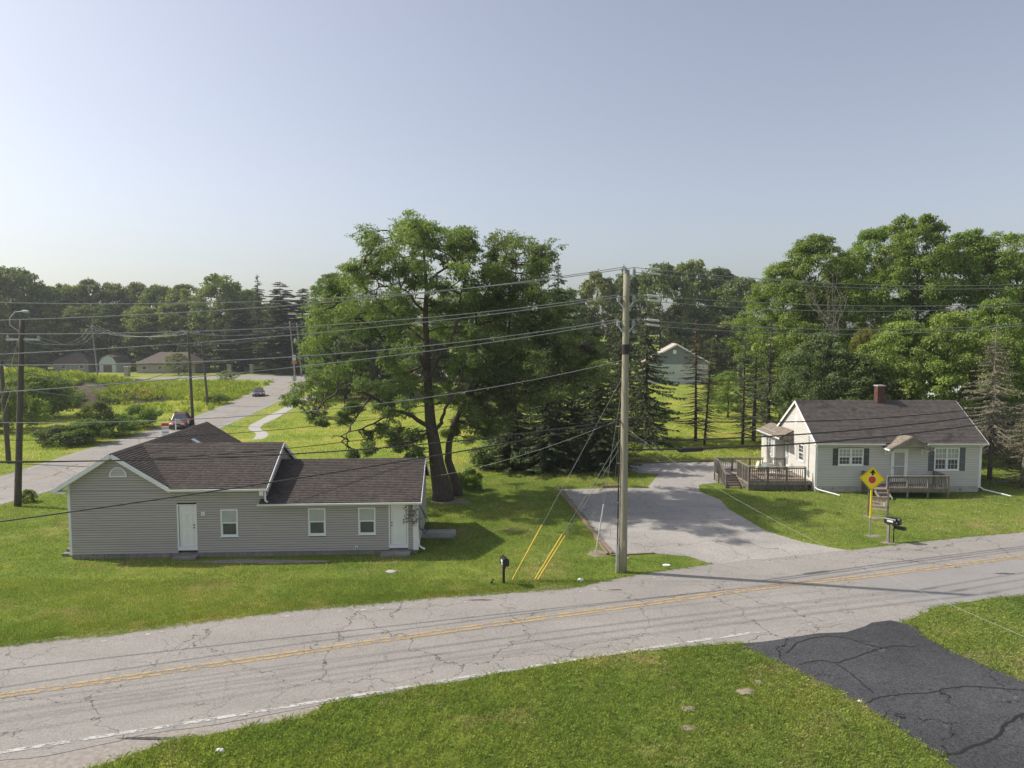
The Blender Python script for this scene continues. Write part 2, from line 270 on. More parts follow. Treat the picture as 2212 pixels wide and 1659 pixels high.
M['garage_blue'] = surf('blue_grey_siding', (.17, .19, .215), (.19, .21, .235), 1.5, .6); M['metal_roof'] = surf('pale_roof', (.46, .40, .35), (.54, .47, .42), 1.2, .7); M['far_roof'] = surf('far_brown_roof', (.105, .082, .072), (.14, .108, .094), 2, .9); M['far_wall'] = surf('far_block_wall', (.30, .28, .25), (.36, .335, .30), 3, .9); M['far_white'] = surf('far_white_wall', (.42, .45, .47), (.5, .53, .55), 2, .8); M['stone'] = surf('stone_pillar', (.26, .24, .21), (.38, .36, .32), 6, .9, .5, 10)
M['soil'] = surf('mound_soil', (.10, .078, .055), (.16, .125, .092), 1.2, .95, 1., 6, spec=.1, world=True, c3=(.07, .10, .03), c3s=.7, c3t=.5)
M['canvas'] = surf('cream_canvas', (.62, .56, .47), (.70, .64, .55), 4, .85); M['table_glass'] = surf('table_glass', (.30, .36, .34), (.36, .42, .4), 3, .1, spec=.8)
M['tar'] = surf('crack_tar', (.012, .012, .013), (.02, .02, .021), 5, .6, world=True); M['rock'] = surf('loose_soil', (.20, .16, .115), (.28, .235, .175), 6, .95, .7, 20, world=True); M['trash'] = surf('white_litter', (.72, .72, .72), (.82, .82, .82), 5, .6); M['vine'] = surf('dry_vine', (.14, .085, .05), (.2, .13, .08), 8, .9)

# ---------------------------------------------------------------- ground, roads, markings
RND = random.Random(5)
EXC = []      # outlines where no turf grows
def smooth(pts, step=.5, jit=0., seed=1):
    r = random.Random(seed); P = [Vector((p[0], p[1], 0)) for p in pts]; out = []; k = len(P)
    D = [(P[i + 1] - P[i]).normalized() for i in range(k - 1)]; Tn = [(D[max(i - 1, 0)] + D[min(i, k - 2)]).normalized() for i in range(k)]
    for i in range(k - 1):
        a, b = P[i], P[i + 1]; L_ = (b - a).length; n = max(1, int(L_ / step)); ta, tb = Tn[i] * L_, Tn[i + 1] * L_
        for j in range(n):
            t = j / n; q = a * (2 * t ** 3 - 3 * t * t + 1) + ta * (t ** 3 - 2 * t * t + t) + b * (3 * t * t - 2 * t ** 3) + tb * (t ** 3 - t * t)
            out.append((q.x + r.uniform(-jit, jit), q.y + r.uniform(-jit, jit)))
    out.append((P[-1].x, P[-1].y)); return out
def sheet(name, poly, z, m, exc=True, kind='structure', label=None):
    tri = tessellate_polygon([[Vector((x, y, 0)) for x, y in poly]]); fs_ = []
    for a, b, c_ in tri:
        A_, B_, C_ = poly[a], poly[b], poly[c_]; fs_.append((a, b, c_) if (B_[0] - A_[0]) * (C_[1] - A_[1]) - (B_[1] - A_[1]) * (C_[0] - A_[0]) > 0 else (a, c_, b))
    o = MB().add([(x, y, z) for x, y in poly], fs_).build(name, m)
    if exc: EXC.append(np.array(poly))
    tag(o, label, None, None, kind); return o
def strip(name, up, lo, z, m, label):      # long sheet between two edges
    def res(P, n):
        P = np.array(P); s_ = np.r_[0, np.cumsum(np.hypot(*np.diff(P, axis=0).T))]; t = np.linspace(0, s_[-1], n); return np.stack([np.interp(t, s_, P[:, 0]), np.interp(t, s_, P[:, 1])], 1)
    n = max(len(up), len(lo)); a, b = res(up, n), res(lo, n)
    o = MB().add([(x, y, z) for x, y in b] + [(x, y, z) for x, y in a], [(i, i + 1, n + i + 1, n + i) for i in range(n - 1)]).build(name, m); EXC.append(np.concatenate([a, b[::-1]])); return tag(o, label, kind='structure')
def ribbon(name, pts, w_, z, m, parent=None):
    mb = MB(); P = [Vector((x, y, 0)) for x, y in pts]; vs = []
    for i, p in enumerate(P):
        t = (P[min(i + 1, len(P) - 1)] - P[max(i - 1, 0)]).normalized(); n = Vector((-t.y, t.x, 0)) * w_ / 2
        vs += [(p.x + n.x, p.y + n.y, z), (p.x - n.x, p.y - n.y, z)]
    mb.add(vs, [(2 * i, 2 * i + 1, 2 * i + 3, 2 * i + 2) for i in range(len(P) - 1)]); return mb.build(name, m, parent)
gp = lambda *ps: [G(*p) for p in ps]
def ext(pts, d0, d1):     # run a line on past both ends
    a, b = Vector(pts[0]), Vector(pts[1]); c_, d = Vector(pts[-2]), Vector(pts[-1])
    return [tuple(a + (a - b).normalized() * d0)] + list(pts) + [tuple(d + (d - c_).normalized() * d1)]
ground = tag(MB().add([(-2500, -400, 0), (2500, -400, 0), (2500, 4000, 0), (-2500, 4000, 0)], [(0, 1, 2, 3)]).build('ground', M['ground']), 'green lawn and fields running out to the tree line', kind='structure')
up_edge = ext(gp((0, 1398), (250, 1371), (600, 1325), (900, 1297), (1106, 1281), (1226, 1272), (1346, 1248), (1536, 1220), (1841, 1188), (2056, 1164), (2212, 1150)), 40, 60)
lo_edge = ext(gp((0, 1645), (120, 1629), (300, 1592), (500, 1560), (700, 1522), (1106, 1452), (1271, 1424), (1456, 1400), (1600, 1390), (1800, 1375), (1930, 1350), (1986, 1331), (2021, 1314), (2212, 1287)), 25, 60)
strip('road', smooth(up_edge, .6, .06, 2), smooth(lo_edge, .6, .05, 3), .016, M['road'], 'cracked grey two-lane asphalt road crossing the foreground')
yel = ext(gp((0, 1504.6), (550, 1424.5), (1106, 1344.6), (1356, 1311), (1656, 1269.6), (1906, 1242), (2212, 1202)), 40, 60)
pa_up = smooth(ext(gp((1861, 1253), (1950, 1242), (2212, 1210)), 0, 60)[1:], 1.)
pa_lo = smooth(ext(gp((1981, 1311), (2030, 1309), (2212, 1283)), 0, 60)[1:], 1.)
strip('road_patch', pa_up, pa_lo, .021, M['patch'], 'smoother darker asphalt repair on the right of the road')
def offset(pts, d):
    P = [Vector(p) for p in pts]; o = []
    for i, p in enumerate(P):
        t = (P[min(i + 1, len(P) - 1)] - P[max(i - 1, 0)]).normalized(); o.append((p.x - t.y * d, p.y + t.x * d))
    return o
ys = smooth(yel, 1.)
mk = tag(ribbon('yellow_line', offset(ys, .12), .13, .027, M['yellow_line']), 'worn double yellow centre line, far stripe', kind='structure')
tag(ribbon('yellow_line', offset(ys, -.12), .13, .027, M['yellow_line']), 'worn double yellow centre line, near stripe', kind='structure')
wu = smooth(ext(gp((0, 1422), (545, 1340), (1000, 1302), (1230, 1282), (1521, 1229), (1756, 1205), (2212, 1154)), 40, 60), 1.)
tag(ribbon('edge_line', wu, .13, .027, M['white_worn']), 'faded white edge line along the far side', kind='structure')
wl = smooth(ext(gp((0, 1627), (450, 1556), (1050, 1457), (1156, 1440), (1496, 1387), (1640, 1366)), 25, 0), 1.)
tag(ribbon('edge_line', wl, .16, .027, M['white_line']), 'white edge line along the near side', kind='structure')
tag(ribbon('edge_line', smooth(gp((1640, 1366), (1760, 1349), (1890, 1331)), 1.), .12, .027, M['white_worn']), 'faint white edge line past the black driveway', kind='structure')
# gravel shoulder bottom left, and the thin verge of grit along the far side
sheet('shoulder', smooth(gp((-400, 1720), (0, 1640), (120, 1622), (300, 1588), (520, 1554), (690, 1522), (700, 1530), (560, 1566), (430, 1590), (330, 1612), (250, 1640), (120, 1690), (-200, 1800)), .5, .06, 6), .006, M['gravel'], label='gravelly dirt shoulder at the near road edge')
sheet('verge', smooth(gp((-100, 1410), (60, 1385), (200, 1368), (330, 1352), (470, 1340), (600, 1322), (760, 1306), (900, 1294), (1100, 1278), (1240, 1268), (1240, 1284), (1000, 1300), (600, 1340), (-100, 1430)), .5, .1, 7), .008, M['gravel'], exc=False, label='gritty verge between lawn and road')
# parking lot and drive of the white house
lot = gp((1205, 1057), (1398, 1054), (1415, 1034), (1424, 1024), (1380, 1022), (1350, 1012), (1356, 1003), (1450, 1000), (1556, 998), (1590, 1000), (1590, 1038), (1559, 1041), (1509, 1048), (1512, 1062), (1556, 1080), (1574, 1100), (1656, 1148), (1733, 1171), (1800, 1184), (1860, 1193), (1700, 1230), (1536, 1236), (1500, 1226), (1536, 1218), (1490, 1203), (1417, 1196), (1324, 1200))
sheet('parking_lot', lot, .011, M['lot'], label='worn pale asphalt parking lot between pole and white house')
bd = gp((1581, 1399), (1676, 1382), (1801, 1367), (1830, 1366), (1886, 1347), (1926, 1341), (1976, 1352), (2001, 1377), (2081, 1417), (2212, 1472))
bd2 = ext(bd, 0, 22)[1:]; bl = ext(gp((1620, 1404), (1646, 1414), (1706, 1444), (1856, 1522), (2036, 1644)), 0, 12)[1:]
sheet('driveway', smooth(bd2, .5, .05, 8) + smooth(bl, .6, .04, 9)[::-1], .019, M['sealed'], label='black sealed asphalt driveway in the near right corner')
for k, pl_ in enumerate((((1190, 520), (1230, 480), (1300, 455), (1420, 450), (1560, 490), (1600, 500)), ((1240, 570), (1330, 552), (1400, 560), (1500, 530), (1640, 490), (1750, 492)), ((1390, 565), (1440, 590), (1480, 622), (1560, 690)), ((1530, 735), (1600, 710), (1800, 690), (1950, 665), (2212, 680), (2400, 690)), ((1850, 970), (1930, 952), (2000, 920), (2100, 880), (2130, 830), (2212, 780)))):
    tag(ribbon('crack_seal', smooth(gp(*[((1536 + x / 1.44) * .72, (1600 + y / 1.44) * .72) for x, y in pl_]), .15, .035, 60 + k), .055 if k != 4 else .09, .0235, M['tar']), ('dark crack curving across the mouth of the driveway', 'dark crack along the middle of the driveway mouth', 'short dark crack slanting down the driveway', 'long dark crack across the driveway', 'wide dark crack lowest in the driveway')[k], kind='structure')
# side road running back on the left, the cross road at its end, and the concrete path
sr_l = ext(gp((47, 1015), (176, 974), (343, 924), (439, 893), (527, 856), (575, 834), (588, 825)), 70, 0); sr_r = ext(gp((0, 1091), (120, 1058), (300, 996), (457, 934), (557, 889), (609, 865), (648, 847), (668, 832), (690, 815)), 60, 0)
strip('side_road', smooth(sr_l, 1.5, .04, 10), smooth(sr_r, 1.5, .04, 11), .014, M['road'], 'grey side road running back past the grey house')
cr_u = gp((-500, 823), (217, 817), (439, 812.5), (609, 808), (720, 806), (1000, 803)); cr_l = gp((-500, 829), (217, 823), (439, 819.5), (575, 821), (588, 826), (690, 822), (730, 818), (1000, 813))
strip('cross_road', smooth(cr_u, 4, .1, 12), smooth(cr_l, 4, .1, 13), .010, M['road'], 'cross road in front of the far houses')
sc_ = [(.5 * (a[0] + b[0]), .5 * (a[1] + b[1])) for a, b in zip(smooth(sr_l, 1.5)[::2][:60], smooth(sr_l, 1.5)[::2][:60])]
side_c = gp((20, 1048), (150, 1015), (330, 955), (450, 913), (545, 872), (600, 846), (632, 829))
tag(ribbon('yellow_line', smooth(ext(side_c, 60, 0), 1.5), .22, .026, M['yellow_line']), 'yellow centre line of the side road', kind='structure')
tag(ribbon('edge_line', offset(smooth(sr_l[1:-1], 1.5), -.45), .14, .026, M['white_line']), 'white edge line on the far side of the side road', kind='structure')
tag(ribbon('edge_line', offset(smooth(sr_r[1:-2], 1.5), .4), .14, .026, M['white_line']), 'white edge line on the house side of the side road', kind='structure')
walk_l = gp((690, 840), (650, 862), (615, 880), (560, 908), (538, 920), (536, 926), (553, 937), (551, 944), (544, 950)); walk_r = gp((700, 846), (672, 862), (648, 873), (600, 902), (568, 918), (562, 926), (579, 936), (579, 942), (567, 949))
strip('footpath', smooth(walk_l, 1., .02, 14), smooth(walk_r, 1., .02, 15), .012, M['walk'], 'winding pale concrete footpath on the lawn')
# bare dirt and small blots on the turf
def blot(x, y, rx, ry, m, z=.007, label=None, n=18, seed=0):
    r = random.Random(seed); return sheet('dirt_patch', [(x + rx * math.cos(2 * math.pi * i / n) * r.uniform(.65, 1.15), y + ry * math.sin(2 * math.pi * i / n) * r.uniform(.65, 1.15)) for i in range(n)], z, m, label=label)
blot(*G(1887, 1158), .55, .35, M['dirt'], label='bare soil at the foot of the yellow sign', seed=1)
blot(*G(1890, 1117), .8, .5, M['dirt'], label='bare soil under the wooden board sign', seed=2)
blot(*G(1920, 1172), .5, .3, M['dirt'], label='bare soil at the foot of the twin mailboxes', seed=3)
blot(*G(975, 1083), 1.5, .9, M['dirt'], label='bare soil around the big locust trunk', seed=4)
blot(*G(560, 1213), 3.4, .35, M['gravel'], label='gravel strip below the grey house wall', seed=5, n=30)
blot(*G(1290, 1196), .5, .6, M['dirt'], label='bare soil by the corner of the lot timbers', seed=6)
blot(*G(860, 1172), 1.2, .5, M['dirt'], label='dark soil at the corner of the grey house', seed=8)

for k, (px, py, rx, ry, lb) in enumerate(((1040, 1297, .55, .07, 'pothole at the far lane edge left of the pole'), (1330, 1275, .35, .06, 'small pothole in the far lane below the pole'), (1108, 1346, .16, .12, 'dark round pit on the centre line'), (322, 1596, .9, .06, 'crumbled dark asphalt edge beside the gravel shoulder'), (2170, 1240, .5, .12, 'dark blotches on the repaired asphalt'))): blot(*G(px, py), rx, ry, M['crumble'], .023, lb, 22, 40 + k)
# ---------------------------------------------------------------- building kit
def frame(kind, o=(0, 0)):     # (along wall, outward, up) -> house coordinates
    if kind == 'S': return lambda u, n, z: (o[0] + u, o[1] - n, z)
    if kind == 'W': return lambda u, n, z: (o[0] - n, o[1] + u, z)
    if kind == 'E': return lambda u, n, z: (o[0] + n, o[1] + u, z)
    return lambda u, n, z: (o[0] + u, o[1] + n, z)
def siding(parent, fr, zs, lo, hi, openings, m, ex=.12, gap=.022):
    z = zs[0]
    while z < zs[1] - .02:
        z1 = min(z + ex, zs[1]); a0, a1, b0, b1 = lo(z), lo(z1), hi(z), hi(z1)
        segs = [(a0, a1, b0, b1)]
        for (u0, u1, w0, w1) in openings:
            if w1 <= z + .02 or w0 >= z1 - .02: continue
            ns = []
            for s_ in segs:
                if u1 <= s_[0] or u0 >= s_[2]: ns.append(s_); continue
                if u0 - s_[0] > .03: ns.append((s_[0], s_[1], u0, u0))
                if s_[2] - u1 > .03: ns.append((u1, u1, s_[2], s_[3]))
            segs = ns
        for s_ in segs:
            if s_[2] - s_[0] < .04: continue
            if s_[3] <= s_[1]: s_ = (s_[0], (s_[1] + s_[3]) / 2 - .005, s_[2], (s_[1] + s_[3]) / 2 + .005)
            zt = z1 - gap; p = [(s_[0], -.004, z), (s_[2], -.004, z), (s_[2], .036, z), (s_[0], .036, z), (s_[1], -.004, zt), (s_[3], -.004, zt), (s_[3], .024, zt), (s_[1], .024, zt)]
            MB().hexa([fr(*q) for q in p]).build('siding_board', m, parent)
        z = z1
def window(parent, fr, u0, z0, u1, z1, units=1, grid=None, lower=None, up='pane_up', low='pane_low', fw=.065):
    w_ = thing_part('window', parent)
    mb = MB(); mb.box(u0, .0, z0, u1, .05, z0 + fw, fr).box(u0, .0, z1 - fw, u1, .05, z1, fr).box(u0, .0, z0 + fw, u0 + fw, .05, z1 - fw, fr).box(u1 - fw, .0, z0 + fw, u1, .05, z1 - fw, fr)
    mb.box(u0 - .03, .0, z0 - .04, u1 + .03, .07, z0, fr)
    du = (u1 - u0) / units
    for k in range(1, units): mb.box(u0 + du * k - fw * .7, 0, z0 + fw, u0 + du * k + fw * .7, .048, z1 - fw, fr)
    mb.build('frame', M['white'], w_)
    zm = (z0 + z1) / 2
    for k in range(units):
        a, b = u0 + du * k + fw, u0 + du * (k + 1) - fw
        MB().box(a, .006, zm - .03, b, .036, zm + .03, fr).box(a, .006, z0 + fw, a + .03, .03, zm, fr).box(b - .03, .006, z0 + fw, b, .03, zm, fr).box(a, .006, z0 + fw, b, .03, z0 + fw + .03, fr).build('sash', M['white'], w_)
        MB().box(a, -.06, zm + .03, b, .010, z1 - fw, fr).build('pane', M[up], w_)
        MB().box(a + .03, -.06, z0 + fw + .03, b - .03, .004, zm - .03, fr).build('pane', M[low], w_)
        if grid:
            g = MB()
            for q in range(1, grid[0]): uu = a + (b - a) * q / grid[0]; g.box(uu - .011, .010, zm + .03, uu + .011, .020, z1 - fw, fr).box(uu - .008, .004, z0 + fw + .03, uu + .008, .012, zm - .03, fr)
            for q in range(1, grid[1]): zz = zm + .03 + (z1 - fw - zm - .03) * q / grid[1]; g.box(a, .010, zz - .011, b, .021, zz + .011, fr); zz2 = z0 + fw + .03 + (zm - .03 - z0 - fw - .03) * q / grid[1]; g.box(a + .03, .004, zz2 - .008, b - .03, .0125, zz2 + .008, fr)
            g.build('muntin', M['white'], w_)
    return w_
def thing_part(name, parent):
    o = bpy.data.objects.new(name, None); C.objects.link(o); o.parent = parent; o.empty_display_size = .1; return o
def shutter(parent, fr, u0, z0, u1, z1, m):
    s_ = MB().box(u0, .02, z0, u1, .035, z1, fr); w_ = .05; s_.box(u0, .035, z0, u0 + w_, .05, z1, fr).box(u1 - w_, .035, z0, u1, .05, z1, fr)
    for za, zb in ((z0, z0 + w_), ((z0 + z1) / 2 - w_ / 2, (z0 + z1) / 2 + w_ / 2), (z1 - w_, z1)): s_.box(u0 + w_, .035, za, u1 - w_, .05, zb, fr)
    n = int((z1 - z0) / .07)
    for i in range(n):
        z = z0 + .06 + (z1 - z0 - .12) * i / n; s_.hexa([fr(*q) for q in [(u0 + w_, .035, z), (u1 - w_, .035, z), (u1 - w_, .047, z), (u0 + w_, .047, z), (u0 + w_, .035, z + .05), (u1 - w_, .035, z + .05), (u1 - w_, .037, z + .05), (u0 + w_, .037, z + .05)]])
    return s_.build('shutter', m, parent)
def panel_door(parent, fr, u0, z0, u1, z1, knob='L'):
    d = thing_part('door', parent)
    MB().box(u0, -.06, z0, u1, -.01, z1, fr).build('leaf', M['white_door'], d)
    w_ = u1 - u0; h = z1 - z0
    for a, b in ((.12, .46), (.54, .88)):
        for c_, e in ((.08, .40), (.46, .80), (.85, .95)):
            q = MB(); U0, U1, Z0, Z1 = u0 + w_ * a, u0 + w_ * b, z0 + h * c_, z0 + h * e; t = .022
            for bb in ((U0, Z0, U1, Z0 + t), (U0, Z1 - t, U1, Z1), (U0, Z0 + t, U0 + t, Z1 - t), (U1 - t, Z0 + t, U1, Z1 - t)): q.box(bb[0], -.01, bb[1], bb[2], .002, bb[3], fr)
            q.box(U0 + .05, -.01, Z0 + .05, U1 - .05, -.003, Z1 - .05, fr); q.build('panel', M['white_door'], d)
    ku = u0 + w_ * (.08 if knob == 'L' else .93)
    for zz in (.46, .53): MB().tube([fr(ku, -.012, z0 + h * zz), fr(ku, .03, z0 + h * zz), fr(ku, .06, z0 + h * zz)], [.018, .02, .032], 10).build('knob', M['plastic'], d)
    q = MB(); t = .07
    q.box(u0 - t - .02, 0, z0 - .2, u0 - .02, .045, z1 + t, fr).box(u1 + .02, 0, z0 - .2, u1 + t + .02, .045, z1 + t, fr).box(u0 - .02, 0, z1 + .02, u1 + .02, .044, z1 + t, fr).box(u0 - .02, -.03, z0 - .2, u1 + .02, .03, z0 - .01, fr)
    q.build('door_frame', M['white'], d); return d
SH = MB().hexa([(0, 0, .004), (1, 0, .004), (1, 1, -.008), (0, 1, -.008), (0, 0, .032), (1, 0, .032), (1, 1, .004), (0, 1, .004)]).mesh('shingle')
class Roof:
    def __init__(s, house, m, name='roof'): s.h = house; s.m = m; s.tabs = []; s.o = None; s.mb = MB(); s.name = name
    def slope(s, P0, eu, up, L, spans, ex=.14, tw=.31, deck=True, seed=0):
        P0, eu, up = Vector(P0), Vector(eu).normalized(), Vector(up).normalized(); n = eu.cross(up); r = random.Random(seed)
        k = 0; s_ = 0.
        while s_ < L - .03:
            e = min(ex, L - s_)
            for a, b in spans(s_ + e * .5):
                x = a - (tw * .5 if k % 2 else 0) - r.uniform(0, .06)
                while x < b:
                    x0, x1 = max(x, a), min(x + tw - .008, b)
                    if x1 - x0 > .02:
                        p = P0 + eu * x0 + up * s_ + n * r.uniform(0, .004); Mx = Matrix(((eu.x * (x1 - x0), up.x * e * 1.3, n.x, p.x), (eu.y * (x1 - x0), up.y * e * 1.3, n.y, p.y), (eu.z * (x1 - x0), up.z * e * 1.3, n.z, p.z), (0, 0, 0, 1))); s.tabs.append(Mx)
                    x += tw
            s_ += e; k += 1
    def finish(s, deckmb, limit=300, key=None):
        s.o = deckmb.build(s.name, M['roof_under'], s.h); s.tabs.sort(key=key or (lambda mx: mx.translation.y))
        for mx in s.tabs[:limit]:
            o = link('shingle', SH, s.o); o.matrix_local = mx
        if len(s.tabs) > limit:
            V = np.array([v.co for v in SH.vertices]); V1 = np.c_[V, np.ones(8)]; Fq = np.array([p.vertices[:] for p in SH.polygons]); mats = np.array([np.array(m) for m in s.tabs[limit:]])
            vv = np.einsum('kij,nj->kni', mats, V1)[:, :, :3].reshape(-1, 3); ff = (Fq[None] + 8 * np.arange(len(mats))[:, None, None]).reshape(-1, 4)
            o = link('shingles', npmesh('shingles', vv, ff, s.m), s.o); tag(o, kind='stuff')
        return s.o
def gutter(parent, a, b, name='gutter', m=None):
    a = Vector(a); b = Vector(b); d = (b - a).normalized(); out = Vector((d.y, -d.x, 0)); mb = MB(); pr = [(0, 0), (0, -.10), (.07, -.10), (.10, -.03), (.12, 0), (.11, 0), (.085, -.03), (.062, -.085), (.012, -.085), (.012, 0)]
    n = len(pr); vs = [a + out * x + Vector((0, 0, z)) for x, z in pr] + [b + out * x + Vector((0, 0, z)) for x, z in pr]
    mb.add(vs, [tuple(range(n)), tuple(range(n, 2 * n))[::-1]] + [(i, n + i, n + (i + 1) % n, (i + 1) % n) for i in range(n)]); return mb.build(name, m or M['white'], parent)
def downspout(parent, pts, r=.045): return MB().tube(pts, r, 6).build('downspout', M['white'], parent)

# ---------------------------------------------------------------- the grey house
LH = thing('grey_house', 'long low taupe-sided house with brown shingle roofs beside the road', 'house', (-21.54, 33.99, 0), R(3))
W = 16.86; fS = frame('S'); zb = .24
EXC.append(np.array([(-21.54 + u * math.cos(R(3)) - v * math.sin(R(3)), 33.99 + u * math.sin(R(3)) + v * math.cos(R(3))) for u, v in ((-.1, -.15), (W + .1, -.15), (W + .1, 6.3), (4.5, 6.3), (4.5, 11.9), (-.1, 11.9))]))
pl = .624
core = MB(); core.prism([(.03, zb), (4.4, zb), (4.4, 3.85), (2.24, 5.12), (.03, 3.78)], .035, 11.75, lambda a, b, c_: (a, c_, b))
wall_l = core.build('wall', M['sheathing'], LH)
MB().prism([(.035, zb), (6.0, zb), (6.0, 3.4), (2.9, 5.12), (.035, 3.5)], 4.4, 9.42, lambda a, b, c_: (c_, a, b)).build('wall', M['sheathing'], LH)
MB().prism([(.036, zb), (6.1, zb), (6.1, 2.7), (3.0, 4.18), (.036, 2.72)], 9.42, W - .02, lambda a, b, c_: (c_, a, b)).build('wall', M['sheathing'], LH)
opn = [(5.16, 6.09, .2, 2.65), (7.24, 8.07, 1.03, 2.38), (11.48, 12.33, 1.03, 2.38), (13.93, 14.78, 1.03, 2.38), (15.44, 16.38, .2, 2.65)]
siding(wall_l, fS, (zb, 2.62), lambda z: .1, lambda z: 16.64, opn, M['siding_taupe'], .119)
siding(wall_l, fS, (2.62, 3.40), lambda z: .1, lambda z: 9.42, opn, M['siding_taupe'], .119)
siding(wall_l, fS, (3.40, 5.02), lambda z: max(.1, 2.24 - (5.08 - z) / pl), lambda z: 2.24 + (5.08 - z) / pl, [], M['siding_taupe'], .119)
fE = frame('E', (W - .02, 0)); siding(wall_l, fE, (zb, 2.62), lambda z: .1, lambda z: 6.0, [], M['siding_taupe'], .119)
siding(wall_l, fE, (2.62, 4.1), lambda z: 3.0 - (4.2 - z) / .47, lambda z: 3.0 + (4.2 - z) / .47, [], M['siding_taupe'], .119)
siding(wall_l, frame('E', (9.42, 0)), (3.0, 5.0), lambda z: max(.1, 2.9 - (5.15 - z) / .54), lambda z: 2.9 + (5.15 - z) / .54, [], M['siding_taupe'], .119)
MB().box(-.012, .036, .2, .11, .036 - .07, 3.74).build('corner_post', M['white'], LH); MB().box(16.62, .036, .2, 16.9, -.03, 2.66).build('corner_post', M['white'], LH)
fnd = MB().box(.06, .06, 0, W - .05, 6., .24).build('foundation', M['block'], LH)
u = .05
while u < 16.7:
    wb = .39 if RND.random() < .9 else .2; wb = min(wb, 16.75 - u); MB().box(u + .006, -.0 + RND.uniform(0, .015), 0, u + wb - .006, .055, .225).build('block', M['block'], fnd, bevel=.008); u += wb
panel_door(LH, fS, 5.24, .56, 6.01, 2.58, 'R'); panel_door(LH, fS, 15.52, .51, 16.30, 2.58, 'L')
window(LH, fS, 7.24, 1.03, 8.07, 2.38); window(LH, fS, 11.48, 1.03, 12.33, 2.38); window(LH, fS, 13.93, 1.03, 14.78, 2.38)
q = MB().box(6.32, .02, 2.09, 6.50, .07, 2.28, fS); q.box(6.36, .07, 2.14, 6.46, .10, 2.24, fS); q.build('meter_box', M['white'], LH)
MB().box(6.36, .10, 2.175, 6.43, .104, 2.20, fS).build('meter_dial', M['plastic'], LH)
q = MB().box(13.75, .02, .28, 13.89, .06, .46, fS); q.build('outlet_cover', M['white'], LH); MB().box(13.79, .06, .31, 13.85, .075, .39, fS).build('outlet', M['plastic'], LH)
# arched gable vent
vt = thing_part('gable_vent', LH); arc = [(2.42 + .42 * math.cos(a), 4.06 + .47 * math.sin(a)) for a in np.linspace(0, math.pi, 15)]; inn = [(2.42 + .35 * math.cos(a), 4.10 + .39 * math.sin(a)) for a in np.linspace(0, math.pi, 15)]
q = MB(); vs = [fS(x, n_, z) for n_ in (.02, .06) for x, z in arc] + [fS(x, n_, z) for n_ in (.06, .03) for x, z in inn]
q.add(vs, [(15 + i, 16 + i, 31 + i, 30 + i) for i in range(14)] + [(i, i + 1, 16 + i, 15 + i) for i in range(14)] + [(30 + i, 31 + i, 46 + i, 45 + i) for i in range(14)]); q.box(2.0, .02, 4.04, 2.84, .06, 4.10, fS); q.build('vent_rim', M['white'], vt)
for i in range(7):
    z = 4.11 + i * .052; hw = .35 * math.sqrt(max(.02, 1 - ((z - 4.10) / .40) ** 2)); MB().hexa([fS(*p) for p in [(2.42 - hw, .02, z), (2.42 + hw, .02, z), (2.42 + hw, .055, z), (2.42 - hw, .055, z), (2.42 - hw, .02, z + .045), (2.42 + hw, .02, z + .045), (2.42 + hw, .026, z + .045), (2.42 - hw, .026, z + .045)]]).build('slat', M['siding_pale'], vt)
# roofs
rf = Roof(LH, M['shingle']); dk = MB()
def roofslab(mb, a, b, c_, d, th=.05):   # quad a-b eave, c-d ridge
    n = (Vector(b) - Vector(a)).cross(Vector(d) - Vector(a)).normalized() * th; P = [Vector(x) for x in (a, b, c_, d)]
    if n.z < 0: n = -n
    mb.hexa([p - n * 1.0 - Vector((0, 0, .012)) for p in P] + [p - Vector((0, 0, .012)) for p in P])
zr = 5.22; ze = 3.48
vfr = lambda u: -.35 + (5.03 - u) / (5.03 - 2.24) * 3.25      # front valley, depth at u
roofslab(dk, (-.55, -.3, ze), (-.55, 12.1, ze), (2.24, 12.1, zr), (2.24, -.3, zr)); roofslab(dk, (5.03, -.3, ze), (5.03, 12.1, ze), (2.24, 12.1, zr), (2.24, -.3, zr))
roofslab(dk, (5.03, -.35, ze), (9.6, -.35, ze), (9.6, 2.9, zr), (2.3, 2.9, zr)); roofslab(dk, (5.03, 6.15, ze), (9.6, 6.15, ze), (9.6, 2.9, zr), (2.3, 2.9, zr))
roofslab(dk, (9.2, -.35, 2.72), (17.05, -.35, 2.72), (17.05, 3.0, 4.29), (9.43, 3.0, 4.29)); roofslab(dk, (9.43, 6.35, 2.72), (17.05, 6.35, 2.72), (17.05, 3.0, 4.29), (9.43, 3.0, 4.29))
L1 = math.hypot(2.79, zr - ze); L2 = math.hypot(3.25, zr - ze); L3 = math.hypot(3.35, 1.57)
uE = lambda s_: 5.03 - 2.79 * s_ / L1
def spE(s_):
    u = uE(s_); v = vfr(u); vb = 5.8 - v; return [(0, max(.02, v + .3 + .04)), (vb + .3, 12.4)]
rf.slope((5.03, -.3, ze), (0, 1, 0), (-2.79, 0, zr - ze), L1, spE, seed=1); rf.slope((-.55, 12.1, ze), (0, -1, 0), (2.79, 0, zr - ze), L1, lambda s_: [(0, 12.4)], seed=2)
rf.slope((0, -.35, ze), (1, 0, 0), (0, 3.25, zr - ze), L2, lambda s_: [(5.03 - 2.79 * s_ / L2 - .04, 9.6)], seed=3); rf.slope((12, 6.15, ze), (-1, 0, 0), (0, -3.25, zr - ze), L2, lambda s_: [(2.4, 12 - 5.03 + 2.79 * s_ / L2)], seed=4)
rf.slope((9.2, -.35, 2.72), (1, 0, 0), (0, 3.35, 1.57), L3, lambda s_: [(0 if s_ < .4 else .24, 7.85)], seed=5); rf.slope((17.05, 6.35, 2.72), (-1, 0, 0), (0, -3.35, 1.57), L3, lambda s_: [(0, 7.6)], seed=6)
roof_l = rf.finish(dk)
